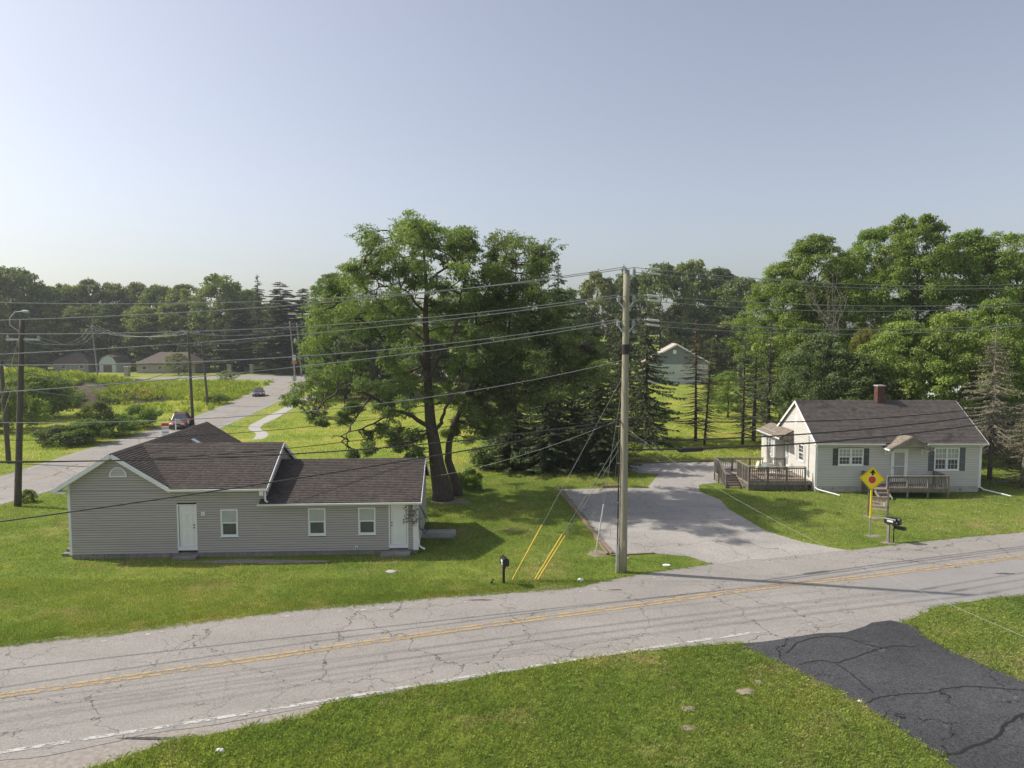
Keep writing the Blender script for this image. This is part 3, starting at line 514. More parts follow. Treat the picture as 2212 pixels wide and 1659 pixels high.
def ridgecap(parent, a, b, m, step=.2, w_=.15, pitch=.55):
    a = Vector(a); b = Vector(b); d = (b - a).normalized(); n = max(1, int((b - a).length / step)); x = Vector((d.y, -d.x, 0)); q = MB()
    q.hexa([(0, -w_, -w_ * pitch), (step, -w_, -w_ * pitch), (step, 0, 0), (0, 0, 0), (0, -w_, -w_ * pitch + .014), (step, -w_, -w_ * pitch + .014), (step, 0, .014), (0, 0, .02)]).hexa([(0, 0, 0), (step, 0, 0), (step, w_, -w_ * pitch), (0, w_, -w_ * pitch), (0, 0, .02), (step, 0, .014), (step, w_, -w_ * pitch + .014), (0, w_, -w_ * pitch + .014)]); me = q.mesh('ridge_cap'); me.materials.append(m)
    for i in range(n):
        o = link('ridge_cap', me, parent, a + d * (i * (b - a).length / n) + Vector((0, 0, .012 + .003 * (i % 2)))); o.rotation_euler = (0, 0, math.atan2(d.y, d.x))
SH.materials.append(M['shingle'])
ridgecap(roof_l, (2.24, -.3, zr), (2.24, 12.1, zr), M['shingle'], .28); ridgecap(roof_l, (2.3, 2.9, zr), (9.6, 2.9, zr), M['shingle'], .26); ridgecap(roof_l, (9.5, 3.0, 4.29), (17.05, 3.0, 4.29), M['shingle'], .26)
def board(parent, name, a, b, h=.2, th=.035, m=None, up=(0, 0, 1)): return MB().bar(a, b, th, h, up).build(name, m or M['white'], parent)
dz = Vector((0, 0, -.10))
for y in (-.325, 12.12):
    board(LH, 'rake_board', Vector((-.58, y, ze)) + dz, Vector((2.24, y, zr)) + dz, .19); board(LH, 'rake_board', Vector((2.24, y, zr)) + dz, Vector((5.0, y, ze)) + dz, .19)
MB().prism([(-.56, ze - .18), (0.05, ze - .18), (0.05, ze - .08), (-.56, ze - .08)], -.3, 0., lambda a, b, c_: (a, c_, b)).build('eave_return', M['white'], LH)
MB().prism([(-.5, ze - .14), (2.24, zr - .12), (4.98, ze - .14), (4.9, ze - .14), (2.24, zr - .17), (-.42, ze - .14)], -.29, -.02, lambda a, b, c_: (a, c_, b)).build('soffit', M['white'], LH)
for a, b, c_ in (((9.62, -.38, ze), (9.62, 2.9, zr), .17), ((9.62, 2.9, zr), (9.62, 6.2, ze), .17), ((17.07, -.38, 2.72), (17.07, 3.0, 4.29), .15), ((17.07, 3.0, 4.29), (17.07, 6.4, 2.72), .15)): board(LH, 'rake_board', Vector(a) + dz * .8, Vector(b) + dz * .8, c_)
gutter(LH, (4.9, -.37, ze - .02), (9.62, -.37, ze - .02)); gutter(LH, (9.12, -.37, 2.70), (17.06, -.37, 2.70))
MB().box(5.0, -.33, ze - .13, 9.5, .02, ze - .11).build('soffit', M['white'], LH); MB().box(9.45, -.33, 2.58, 16.95, .02, 2.60).build('soffit', M['white'], LH)
MB().box(9.22, -.36, 3.12, 9.42, -.03, 3.34).build('eave_return', M['white'], LH)
downspout(LH, [(9.5, -.30, ze - .11), (9.5, -.30, 2.86), (9.62, -.36, 2.80)]); downspout(LH, [(16.86, -.31, 2.60), (16.78, -.08, 2.42), (16.93, -.075, .45), (17.05, -.09, .34), (17.22, -.1, .26)])
# plumbing vent on rear roof
v_ = thing_part('roof_vent', LH); v_.location = (3.3, 7.2, 4.56); v_.rotation_euler = (0, R(32), 0)
MB().box(-.16, -.14, -.02, .16, .14, .10).build('vent_base', M['galv'], v_); MB().box(-.24, -.2, .14, .24, .2, .17).build('vent_hood', M['insul'], v_)
for u0, u1 in ((5.05, 6.12), (15.06, 16.5)): MB().box(u0, -.48, 0, u1, -.03, .13 if u0 < 9 else .18).build('doorstep', M['block'], LH, bevel=.02)
# meter gear, cables and dead vine at the east corner
mt = MB().box(16.9, .5, 1.1, 17.05, .85, 1.6); mt.build('electric_meter', M['galv'], LH)
MB().tube([(16.97, .7, 1.6), (16.97, .7, 2.9), (17.0, .6, 3.05)], .03, 8).build('conduit', M['galv'], LH)
for k in range(3):
    r = random.Random(k); MB().tube([(16.95, .1, 2.5), (17.15 + .3 * k * .4, .1, 2.0 - .2 * k), (17.35 + .15 * k, .15, 1.3), (17.2, .3, .9 + .1 * k), (16.95, .3, 1.2)], .014, 5).build('loose_cable', M['cable'], LH)
vine = MB(); r = random.Random(9)
for k in range(26):
    p = Vector((16.55 + r.uniform(-.3, .35), -.1 - r.uniform(0, .12), 1.5 + r.uniform(0, 1.2))); pts = [p]
    for j in range(4): p = p + Vector((r.uniform(-.15, .15), r.uniform(-.06, .03), r.uniform(-.12, .16))); pts.append(p)
    vine.tube(pts, [.012, .01, .008, .006, .004], 4)
for k in range(90):
    p = Vector((16.5 + r.uniform(-.35, .45), -.12 - r.uniform(0, .18), 2.0 + r.uniform(-.4, .9))); a = Vector((r.uniform(-1, 1), r.uniform(-1, 1), r.uniform(-1, 1))) * .06; b = a.cross(Vector((r.random(), r.random(), r.random()))).normalized() * .04; vine.add([p - a, p + b, p + a, p - b], [(0, 1, 2, 3)])
tag(vine.build('dead_vine', M['vine'], LH), 'dead brown vine hanging at the house corner')

# ---------------------------------------------------------------- the white house with decks
RH = thing('white_house', 'small pale-sided house with grey gable roof and red chimney', 'house', (20.8, 48.7, 0))
EXC.append(np.array([(21.0, 48.6), (32.5, 48.6), (32.5, 55.8), (21.0, 55.8)])); EXC.append(np.array([(19.9, 52.9), (21.2, 52.9), (21.2, 55.8), (19.9, 55.8)]))
U0, U1, ez, rz_, D = .25, 11.65, 3.46, 6.06, 7.0
sp = (rz_ - ez) / 3.8; rr = .42
MB().prism([(.03, rr), (D, rr), (D, 3.6), (3.5, rz_ - .1), (.03, 3.6)], U0 + .03, U1 - .03, lambda a, b, c_: (c_, a, b)).build('wall', M['sheathing_grey'], RH)
wr = MB().box(U0 + .05, .05, 0, U1 - .05, D - .05, rr).build('foundation', M['brickpaint'], RH)
fS2 = frame('S'); op2 = [(1.77, 3.51, 1.88, 3.07), (5.4, 6.62, .6, 3.02), (8.42, 10.14, 1.53, 3.12)]
siding(wr, fS2, (rr, 3.40), lambda z: U0 + .1, lambda z: U1 - .1, op2, M['siding_pale'], .118)
fW2 = frame('W', (U0, 0)); opw = [(2.05, 2.95, 1.74, 2.95), (4.55, 5.45, .7, 2.72)]
siding(wr, fW2, (rr, 3.50), lambda z: .1, lambda z: D - .05, opw, M['siding_pale'], .118); siding(wr, fW2, (3.50, 5.95), lambda z: 3.5 - (rz_ - .06 - z) / sp, lambda z: 3.5 + (rz_ - .06 - z) / sp, [], M['siding_pale'], .118)
for u_, z_ in ((0, 0), (1, 0)):
    u = U0 + .05 + .2 * z_
    while u < U1 - .05:
        wb = min(RND.uniform(.3, .55), U1 - .05 - u); MB().box(u + .008, .0 + RND.uniform(0, .025), .21 * u_ + .005, u + wb - .008, .055, .21 * u_ + .2).build('stone', M['brickpaint'], wr, bevel=.012); u += wb
for v in np.arange(0, 6.6, .45): MB().box(U0 - .0, v + .01, .01, U0 + .05, v + .43, .40).build('stone', M['brickpaint'], wr, bevel=.012)
window(RH, fS2, 1.77, 1.88, 3.51, 3.07, 2, (3, 2), up='pane_curtain', low='pane_dark', fw=.07); window(RH, fS2, 8.42, 1.53, 10.14, 3.12, 2, (3, 2), up='pane_curtain', low='pane_dark', fw=.07)
for a, b, m_ in ((1.39, 1.75, 'shutter_green'), (3.53, 3.89, 'shutter_green')): shutter(RH, fS2, a, 1.88, b, 3.07, M[m_])
for a, b in ((8.0, 8.4), (10.16, 10.55)): shutter(RH, fS2, a, 1.5, b, 3.13, M['shutter'])
window(RH, fW2, 2.05, 1.74, 2.95, 2.95, 1, (2, 2), up='pane_dark', low='pane_dark'); shutter(RH, fW2, 1.68, 1.7, 2.02, 2.97, M['shutter_pale']); shutter(RH, fW2, 2.98, 1.7, 3.32, 2.97, M['shutter_pale'])
def storm_door(parent, fr, u0, z0, u1, z1):
    d = thing_part('door', parent); t = .1
    MB().box(u0 - t, 0, z0, u0, .045, z1 + t, fr).box(u1, 0, z0, u1 + t, .045, z1 + t, fr).box(u0, 0, z1, u1, .044, z1 + t, fr).build('door_frame', M['white'], d)
    MB().box(u0 + .01, .0, z0 + .01, u0 + .13, .032, z1 - .01, fr).box(u1 - .13, .0, z0 + .01, u1 - .01, .032, z1 - .01, fr).box(u0 + .13, 0, z1 - .14, u1 - .13, .031, z1 - .01, fr).box(u0 + .13, 0, z0 + .01, u1 - .13, .031, z0 + .26, fr).box(u0 + .13, .006, (z0 + z1) / 2 - .02, u1 - .13, .028, (z0 + z1) / 2 + .02, fr).build('leaf', M['white'], d)
    MB().box(u0 + .13, -.05, z0 + .26, u1 - .13, .008, z1 - .14, fr).build('pane', M['pane_curtain'], d); MB().tube([fr(u0 + .07, .03, z0 + .95), fr(u0 + .07, .07, z0 + .95), fr(u0 + .07, .075, z0 + 1.1)], .014, 6).build('handle', M['plastic'], d)
storm_door(RH, fS2, 5.52, .72, 6.5, 2.92); storm_door(RH, fW2, 4.65, .72, 5.35, 2.62)
for a in ((U0 - .02, .03, U0 + .1, -.045), (U1 - .12, .03, U1 + .02, -.045)): MB().box(a[0], a[1], .3, a[2], a[3], 3.44).build('corner_post', M['white'], RH)
rf2 = Roof(RH, M['shingle_old']); dk = MB(); ul, ur = .08, 11.9
roofslab(dk, (ul, -.3, ez), (ur, -.3, ez), (ur, 3.5, rz_), (ul, 3.5, rz_)); roofslab(dk, (ul, 7.3, ez), (ur, 7.3, ez), (ur, 3.5, rz_), (ul, 3.5, rz_)); L = math.hypot(3.8, rz_ - ez)
rf2.slope((ul, -.3, ez), (1, 0, 0), (0, 3.8, rz_ - ez), L, lambda s_: [(0, ur - ul)], seed=7); rf2.slope((ur, 7.3, ez), (-1, 0, 0), (0, -3.8, rz_ - ez), L, lambda s_: [(0, ur - ul)], seed=8)
_sh = SH; SH = SH.copy(); SH.materials.clear(); SH.materials.append(M['shingle_old']); roof_r = rf2.finish(dk); ridgecap(roof_r, (ul, 3.5, rz_), (ur, 3.5, rz_), M['shingle_old'], .28, pitch=.6)
for x in (ul - .02, ur + .02):
    board(RH, 'rake_board', Vector((x, -.32, ez)) + dz * .8, Vector((x, 3.5, rz_)) + dz * .8, .16, m=M['white']); board(RH, 'rake_board', Vector((x, 3.5, rz_)) + dz * .8, Vector((x, 7.3, ez)) + dz * .8, .16)
gutter(RH, (ul - .02, -.31, ez - .02), (4.85, -.31, ez - .02)); gutter(RH, (7.75, -.31, ez - .02), (ur + .05, -.31, ez - .02)); MB().box(ul, -.3, ez - .1, ur, .01, ez - .08).build('soffit', M['white'], RH)
downspout(RH, [(.22, -.32, ez - .1), (.18, -.06, ez - .35), (.18, -.06, .4), (.3, -.3, .25), (1.1, -1.1, .12), (1.35, -1.35, .06)], .05); downspout(RH, [(11.7, -.32, ez - .1), (11.62, -.06, ez - .35), (11.62, -.06, .4), (11.75, -.3, .25), (12.5, -1.2, .12), (12.8, -1.5, .06)], .05)
ch = MB().box(6.02, 3.22, 5.4, 6.52, 3.74, 7.12).build('chimney', M['brick'], RH)
zc = 5.6; k = 0; BR = MB().box(0, 0, 0, .232, .012, .062).mesh('brick'); BR.materials.append(M['brick'])
while zc < 7.06:
    for j in range(2):
        link('brick', BR, ch, (6.025 + j * .25, 3.21, zc)); o = link('brick', BR, ch, (6.01, 3.22 + j * .26 + .24, zc)); o.rotation_euler = (0, 0, R(-90))
    zc += .075; k += 1
MB().box(5.97, 3.17, 7.12, 6.57, 3.79, 7.2).build('chimney_cap', M['concrete'], ch)
# gabled hood above the front door
hd = thing_part('door_hood', RH); hp = (6.28, 4.02); hl, hr = 4.78, 7.78; hz = 3.18; yf = -1.05; 
Rh = Roof(hd, M['shingle_tan'], 'hood_roof'); dk = MB(); yb = .55
roofslab(dk, (hl, yf, hz), (hl, yb, hz), (hp[0], yb + .55, hp[1]), (hp[0], yf, hp[1]), .04); roofslab(dk, (hr, yf, hz), (hr, yb, hz), (hp[0], yb + .55, hp[1]), (hp[0], yf, hp[1]), .04)
SH = SH.copy(); SH.materials.clear(); SH.materials.append(M['shingle_tan']); Lh = math.hypot(hp[0] - hl, hp[1] - hz)
Rh.slope((hl, yb, hz), (0, -1, 0), (hp[0] - hl, 0, hp[1] - hz), Lh, lambda s_: [(-.55 * s_ / Lh, yb - yf)], seed=9); Rh.slope((hr, yf, hz), (0, 1, 0), (hp[0] - hr, 0, hp[1] - hz), Lh, lambda s_: [(0, yb - yf + .55 * s_ / Lh)], seed=10); Rh.finish(dk)
arcp = [(hl + .05, hz - .14), (hp[0], hp[1] - .1), (hr - .05, hz - .14)] + [(hp[0] + 1.3 * math.cos(a), hz - .16 + .36 * math.sin(a)) for a in np.linspace(0, math.pi, 12)]
MB().prism(arcp, yf - .0, yf + .03, lambda a, b, c_: (a, c_, b)).build('gable_board', M['deck'], hd)
for a, b in ((hl, hp[0]), (hr, hp[0])): board(hd, 'rake_board', (a, yf - .02, hz - .07), (b, yf - .02, hp[1] - .07), .13, .03, M['deck'])
for x in (hl + .25, hr - .25): MB().box(x - .03, -.95, hz - .2, x + .03, 0, hz - .12).box(x - .03, -.06, hz - .62, x + .03, 0, hz - .2).bar((x, -.9, hz - .18), (x, -.05, hz - .58), .05).build('bracket', M['white'], hd)
for x, s_ in ((hl - .02, 1), (hr + .02, -1)): MB().box(x - .06, yf - .05, hz - .12, x + .05, .1, hz - .02).build('gutter', M['white'], hd)
# side bump-out on the west gable
bo = thing_part('side_bay', RH); fb = frame('W', (-.55, 0)); 
MB().box(-.52, 5.6, .45, .28, 8.4, 3.42).build('wall', M['siding_pale'], bo); MB().box(-.5, 5.63, 0, .2, 8.4, .45).build('foundation', M['brickpaint'], bo)
siding(bo, fb, (.45, 3.3), lambda z: 5.68, lambda z: 8.4, [(6.2, 7.3, 1.55, 2.85)], M['siding_pale'], .118); siding(bo, frame('S', (0, 5.6)), (.45, 3.3), lambda z: -.45, lambda z: .24, [], M['siding_pale'], .118)
window(bo, fb, 6.2, 1.55, 7.3, 2.85, 2, (2, 2), up='pane_dark', low='pane_dark'); shutter(bo, fb, 5.85, 1.55, 6.15, 2.85, M['shutter_pale']); shutter(bo, fb, 7.35, 1.55, 7.65, 2.85, M['shutter_pale'])
MB().box(-.6, 5.53, .4, -.47, 5.66, 3.3).build('corner_post', M['white'], bo)
SH = SH.copy(); SH.materials.clear(); SH.materials.append(M['shingle_tan']); Rb = Roof(bo, M['shingle_tan'], 'bay_roof'); dk = MB(); roofslab(dk, (-.85, 3.9, 3.22), (-.85, 8.7, 3.22), (.24, 8.7, 3.78), (.24, 3.9, 3.78), .04)
Rb.slope((-.85, 8.7, 3.22), (0, -1, 0), (1.09, 0, .56), 1.225, lambda s_: [(0, 4.8)], seed=12); Rb.finish(dk)
gutter(bo, (-.86, 8.7, 3.2), (-.86, 3.9, 3.2)); MB().prism([(-.82, 3.08), (.22, 3.08), (.22, 3.74), (-.82, 3.2)], 3.9, 3.94, lambda a, b, c_: (a, c_, b)).build('end_board', M['deck'], bo)
MB().tube([(.2, 1.1, 1.3), (.2, 1.1, 3.6), (.15, 1.15, 3.75)], .03, 6).build('service_conduit', M['galv'], RH); MB().box(.08, .98, .95, .24, 1.22, 1.35).build('electric_meter', M['insul'], RH)
gv = [(3.5 + .26 * math.cos(a), 4.75 + .32 * math.sin(a)) for a in np.linspace(0, math.pi, 10)] + [(3.24, 4.35), (3.76, 4.35)]
MB().prism(gv, .02, .05, lambda a, b, c_: fW2(a, c_, b)).build('gable_vent', M['white'], RH)

# ---- wooden decks
def rail_run(parent, a, b, top, post_h=None, sp_=.145, bot=.1, skirt=False, drop=0.):
    """post-and-baluster rail from a to b (x,y,z floor level)"""
    a = Vector(a); b = Vector(b); d = b - a; L_ = d.length; n = max(1, round(L_ / 1.4)); q = Vector((0, 0, 1))
    for i in range(n + 1): p = a + d * (i / n); MB().box(p.x - .045, p.y - .045, -0. if skirt else p.z - .15, p.x + .045, p.y + .045, p.z + top).build('post', M['deck'], parent)
    MB().bar(a + q * (top + .02), b + q * (top + .02), .14, .038).build('top_rail', M['deck'], parent); MB().bar(a + q * (top - .09), b + q * (top - .09), .038, .085).build('rail', M['deck'], parent); MB().bar(a + q * bot, b + q * bot, .038, .085).build('rail', M['deck'], parent)
    k = int(L_ / sp_); me = bal_mesh(top, drop)
    out = Vector((d.y, -d.x, 0)).normalized() * .042
    for i in range(k):
        p = a + d * ((i + .5) / k) + out; o = link('baluster', me, parent, p); o.rotation_euler = (R(RND.uniform(-.6, .6)), R(RND.uniform(-.8, .8)), RND.uniform(-.15, .15))
_bm = {}
def bal_mesh(top, drop):
    if (top, drop) not in _bm: me = MB().box(-.018, -.018, -drop, .018, .018, top - .05).mesh('baluster'); me.materials.append(M['deck']); _bm[(top, drop)] = me
    return _bm[(top, drop)]
def lattice(parent, a, b, z0, z1):
    a = Vector(a); b = Vector(b); L_ = (b - a).length; d = (b - a).normalized(); nrm = Vector((d.y, -d.x, 0)); q = MB(); h = z1 - z0; s_ = -h
    while s_ < L_:
        for sg in (0, 1):
            x0, x1 = max(s_, 0), min(s_ + h, L_)
            if x1 - x0 > .03:
                za, zb_ = z0 + (x0 - s_), z0 + (x1 - s_)
                if sg: za, zb_ = z1 - (x0 - s_), z1 - (x1 - s_)
                q.bar(a + d * x0 + nrm * (.006 * sg) + Vector((0, 0, za)), a + d * x1 + nrm * (.006 * sg) + Vector((0, 0, zb_)), .035, .006, nrm)
        s_ += .125
    return q.build('lattice', M['deck'], parent)
DK = thing('side_deck', 'raised weathered wood deck with stairs beside the white house', 'deck', (0, 0, 0)); fz = .66; dx0, dx1, dy0, dy1 = 16.6, 20.75, 49.2, 52.9
EXC.append(np.array([(15.1, 48.9), (20.9, 49.1), (21, 53), (15.1, 53)]))
x = dy0
while x < dy1 - .02: MB().box(dx0, x + .004, fz - .035, dx1 + .25, min(x + .136, dy1), fz + RND.uniform(-.002, .003)).build('deck_board', M['deckfloor'], DK); x += .14
MB().box(dx0, dy0 - .02, fz - .24, dx1 + .2, dy0 + .02, fz - .04).box(dx0 - .02, dy0 + .02, fz - .24, dx0 + .02, dy1, fz - .04).build('rim_joist', M['deck'], DK)
rail_run(DK, (dx0, dy0, fz), (dx1 - .2, dy0, fz), 1.0, skirt=True, drop=.1); rail_run(DK, (dx0, 51.7, fz), (dx0, dy0 + .1, fz), 1.0, skirt=True, drop=.1); rail_run(DK, (dx1 - .2, dy1, fz), (15.25, dy1, fz), 1.0, skirt=True)
lattice(DK, (dx0, dy0, 0), (dx1, dy0, 0), .03, fz - .2); lattice(DK, (dx0, 51.7, 0), (dx0, dy0, 0), .03, fz - .2)
x = 51.75
while x < dy1 - .02: MB().box(15.2, x + .004, fz - .035, dx0 - .01, min(x + .136, dy1), fz).build('deck_board', M['deckfloor'], DK); x += .14
st_ = thing_part('stairs', DK)
for i in range(5):
    yy = 51.72 - .3 * (i + 1); zz = fz - .125 * (i + 1); MB().box(15.3, yy, zz - .04, 16.5, yy + .29, zz).build('tread', M['deckfloor'], st_); MB().box(15.32, yy + .27, zz - .04, 16.48, yy + .29, zz + .085).build('riser', M['deck'], st_)
for x in (15.27, 16.53): MB().bar((x, 51.75, fz - .16), (x, 50.1, 0.02), .04, .24).build('stringer', M['deck'], st_)
a, b = Vector((15.22, 52.8, fz)), Vector((15.22, 51.7, fz)); rail_run(DK, a, b, 1.0, skirt=True); 
e0, e1 = Vector((15.22, 51.7, fz + 1.0)), Vector((15.22, 49.9, .98)); MB().bar(e0, e1, .14, .038).build('top_rail', M['deck'], DK); MB().bar(e0 - Vector((0, 0, .86)), e1 - Vector((0, 0, .82)), .04, .085).build('rail', M['deck'], DK); MB().box(15.17, 49.85, 0, 15.27, 49.95, 1.0).build('post', M['deck'], DK)
for i in range(12): p = e0.lerp(e1, (i + .5) / 12); MB().box(15.16, p.y - .018, p.z - .95, 15.196, p.y + .018, p.z - .02).build('baluster', M['deck'], DK)
lattice(DK, (15.24, 52.9, 0), (15.24, 51.0, 0), .03, fz - .15)
FP = thing('front_porch', 'low weathered wood porch with railing at the white house front door', 'porch', (0, 0, 0)); pz = .60; px0, px1, py0, py1 = 25.12, 29.2, 46.95, 48.66
EXC.append(np.array([(24.1, 46.4), (29.4, 46.4), (29.4, 48.8), (24.1, 48.8)]))
x = py0
while x < py1 - .02: MB().box(24.32, x + .004, pz - .035, px1, min(x + .136, py1), pz + RND.uniform(-.002, .003)).build('deck_board', M['deckfloor'], FP); x += .14
MB().box(24.32, py0 - .02, pz - .2, px1, py0 + .02, pz - .04).build('rim_joist', M['deck'], FP)
rail_run(FP, (px0, py0, pz), (px1, py0, pz), .86, skirt=True, drop=.26, bot=.06); rail_run(FP, (px1, py0 + .1, pz), (px1, py1, pz), .86, skirt=True, drop=.26, bot=.06); rail_run(FP, (24.27, py1 - .05, pz), (24.27, py0 + .75, pz), .9, skirt=True, bot=.06)
sp_ = thing_part('steps', FP)
for i in range(2): MB().box(24.32, py0 - .32 * (i + 1), pz - .2 * (i + 1) - .04, 25.07, py0 - .32 * i - .02, pz - .2 * (i + 1)).build('tread', M['deckfloor'], sp_); MB().box(24.33, py0 - .32 * i - .05, pz - .2 * (i + 1), 25.06, py0 - .32 * i - .025, pz - .2 * i - .04).build('riser', M['deck'], sp_)
for x in (24.30, 25.09): MB().bar((x, py0, pz - .12), (x, py0 - .75, .06), .04, .2).build('stringer', M['deck'], sp_)
# patio set on the deck
pt = thing('patio_table', 'round glass patio table on the side deck', 'table', (18.75, 51.4, fz)); MB().lathe([(.58, .70), (.6, .71), (.6, .722), (.58, .73)], n=24).build('tabletop', M['table_glass'], pt)
for k in range(4): a = R(45 + 90 * k); MB().tube([(.45 * math.cos(a), .45 * math.sin(a), 0), (.4 * math.cos(a), .4 * math.sin(a), .70)], .016, 6).build('leg', M['white_guard'], pt)
MB().tube([(.52 * math.cos(a), .52 * math.sin(a), .69) for a in np.linspace(0, 2 * math.pi, 25)], .016, 6).build('rim', M['white_guard'], pt)
um = thing('patio_umbrella', 'closed cream patio umbrella standing through the deck table', 'umbrella', (18.75, 51.4, fz)); MB().tube([(0, 0, 0), (0, 0, 2.75)], .02, 8).build('pole', M['galv'], um)
cv = MB(); n = 20; prof = [(.02, 2.72), (.07, 2.5), (.12, 2.0), (.17, 1.4), (.23, 1.0), (.27, .92), (.2, .93)]; vs = []
for r_, z in prof:
    for j in range(n): a = 2 * math.pi * j / n; q = r_ * (1 + (.28 if j % 2 else -.15) * min(1, (2.75 - z))); vs.append((q * math.cos(a), q * math.sin(a), z))
cv.add(vs, [(i * n + j, i * n + (j + 1) % n, (i + 1) * n + (j + 1) % n, (i + 1) * n + j) for i in range(len(prof) - 1) for j in range(n)]); cv.build('canopy', M['canvas'], um, True)
um.rotation_euler = (0, R(-4), 0)
for k, (x, y, a, lb) in enumerate(((17.75, 51.6, 90, 'white tubular deck chair left of the patio table'), (18.6, 50.35, 180, 'white tubular deck chair in front of the patio table'), (19.75, 50.9, 235, 'white tubular deck chair right of the patio table'))):
    c_ = thing('deck_chair', lb, 'chair', (x, y, fz), R(a), 'deck chairs round the patio table')
    for s_ in (-1, 1):
        MB().tube([(s_ * .26, .24, 0), (s_ * .26, .26, .62), (s_ * .26, .0, .64), (s_ * .26, -.22, .6)], .014, 6).build('arm', M['white_guard'], c_); MB().tube([(s_ * .25, -.3, 0), (s_ * .25, -.18, .42), (s_ * .24, -.32, .95)], .014, 6).build('leg', M['white_guard'], c_)
    MB().tube([(-.24, -.32, .95), (-.18, -.34, 1.0), (.18, -.34, 1.0), (.24, -.32, .95)], .014, 6).build('top_bar', M['white_guard'], c_); MB().box(-.24, -.2, .40, .24, .24, .42).build('seat', M['canvas'], c_); MB().hexa([(-.23, -.2, .44), (.23, -.2, .44), (.23, -.18, .44), (-.23, -.18, .44), (-.23, -.33, .96), (.23, -.33, .96), (.23, -.31, .96), (-.23, -.31, .96)]).build('backrest', M['canvas'], c_)

# ---------------------------------------------------------------- utility poles, guys and wires
def pole(name, label, base, top, r0, r1, m, fit=None):
    p = thing(name, label, 'utility pole', (base[0], base[1], 0), 0, 'utility poles'); t = Vector(top) - Vector((base[0], base[1], 0)); n = 9
    MB().tube([t * (i / n) - Vector((0, 0, .3 if i == 0 else 0)) for i in range(n + 1)], [r0 + (r1 - r0) * i / n for i in range(n + 1)], 14).build('shaft', m, p, True); return p
MPB = Vector((*G(1345, 1236), 0)); mt_ = A(1353.5, 583, MPB.y + .05)
MP = pole('utility_pole', 'tall pale wooden utility pole with a black band, nearest the road', MPB, mt_, .20, .135, M['pole'])
axis = mt_ - MPB
def onpole(py, side=0, front=0):       # point on the pole at the height seen at py
    z = A(1349, py, MPB.y).z; return MPB + axis * (z / axis.z) + Vector((side, front, 0))
zb0, zb1 = onpole(765).z, onpole(744).z
MB().tube([onpole(765) - MPB, onpole(744) - MPB], .172, 14).build('black_band', M['tape'], MP)
def insulator(parent, at, name='insulator', sc=1.):
    MB().lathe([(.03, -.02), (.075, 0), (.075, .03), (.045, .045), (.085, .06), (.085, .09), (.05, .105), (.09, .12), (.09, .15), (.05, .165), (.08, .18), (.08, .21), (.04, .23), (.04, .27), (.02, .29)], at, 12).build(name, M['insul'], parent)
road_d = Vector((G(2212, 1202)[0] - G(0, 1505)[0], G(2212, 1202)[1] - G(0, 1505)[1], 0)).normalized(); road_n = Vector((-road_d.y, road_d.x, 0))
INS = {}
for lvl, (py, sides) in enumerate(((600, (1,)), (659, (-1, 1)), (712, (-1, 1)))):
    for s_ in sides:
        c0 = onpole(py) - MPB; tip = c0 + Vector((s_ * .34, 0, .16)); MB().tube([c0 + Vector((s_ * .12, -.02, -.14)), tip], .028, 6).build('bracket', M['white_guard'], MP); MB().box(c0.x + s_ * .12 - .03, c0.y - .06, c0.z - .3, c0.x + s_ * .12 + .03, c0.y + .02, c0.z + .1).build('bracket_plate', M['galv'], MP)
        insulator(MP, tip); INS[(lvl, s_)] = MPB + tip + Vector((0, 0, .3))
    if lvl == 0: insulator(MP, Vector(onpole(590) - MPB) + Vector((-.05, -.05, .0))); INS[(0, -1)] = MPB + (onpole(590) - MPB) + Vector((-.05, -.05, .28))
for lvl in range(3):      # dead-end strain insulators toward the right
    for k, off in enumerate((.0, -.22)):
        base = INS[(lvl, 1)] + Vector((0, -.1 * k, off)); a = base - MPB + road_d * .55; b = a + road_d * .75 + Vector((0, 0, -.06)); MB().tube([a, a + (b - a) * .15, a + (b - a) * .2, b], [.02, .02, .05, .05], 8).build('strain_insulator', M['white_guard'], MP)
MB().tube([onpole(1176) - MPB + Vector((-.27, -.06, 0)), Vector((-.30, -.1, .0))], .055, 8).build('conduit_guard', M['galv'], MP)
MB().tube([onpole(958) - MPB + Vector((-.22, -.03, 0)), onpole(970) - MPB + Vector((-.25, -.05, 0)), onpole(1176) - MPB + Vector((-.26, -.06, 0))], .035, 6).build('riser_cable', M['cable'], MP)
for py in (1000, 1045, 1085, 1125, 1165): c0 = onpole(py) - MPB + Vector((-.255, -.06, 0)); MB().box(c0.x - .05, c0.y - .04, c0.z - .015, c0.x + .09, c0.y + .02, c0.z + .015).build('clip', M['galv'], MP)
c0 = onpole(1172) - MPB; MB().box(c0.x - .0, c0.y - .205, c0.z - .13, c0.x + .035, c0.y - .19, c0.z + .13).build('tag', M['yellow_guard'], MP)
def cable_mesh(pts, r, n=5): return MB().tube(pts, r, n)
def wire(name, label, p0, pts, L_, r, m, d=None, z_end=None, cat='wire', start=0.):
    d = d or road_d; nn = Vector((-d.y, d.x, 0)); c_ = p0.dot(nn); S_, Z = [0.], [p0.z]
    for px, py in pts:
        q = ray(px, py); t = c_ / (q[0] * nn.x + q[1] * nn.y); P = Vector((q[0] * t, q[1] * t, CAM_H + q[2] * t)); S_.append((P - p0).dot(d)); Z.append(P.z)
    co = np.polyfit(S_, Z, min(2, len(S_) - 1)); f = np.poly1d(co); L_ = L_ * (1 if S_[-1] > 0 else -1); k = 28
    P = [Vector((p0.x + d.x * L_ * i / k, p0.y + d.y * L_ * i / k, float(f(L_ * i / k)))) for i in range(k + 1)]
    o = cable_mesh(P, r).build(name, m); return tag(o, label, cat, 'overhead wires')
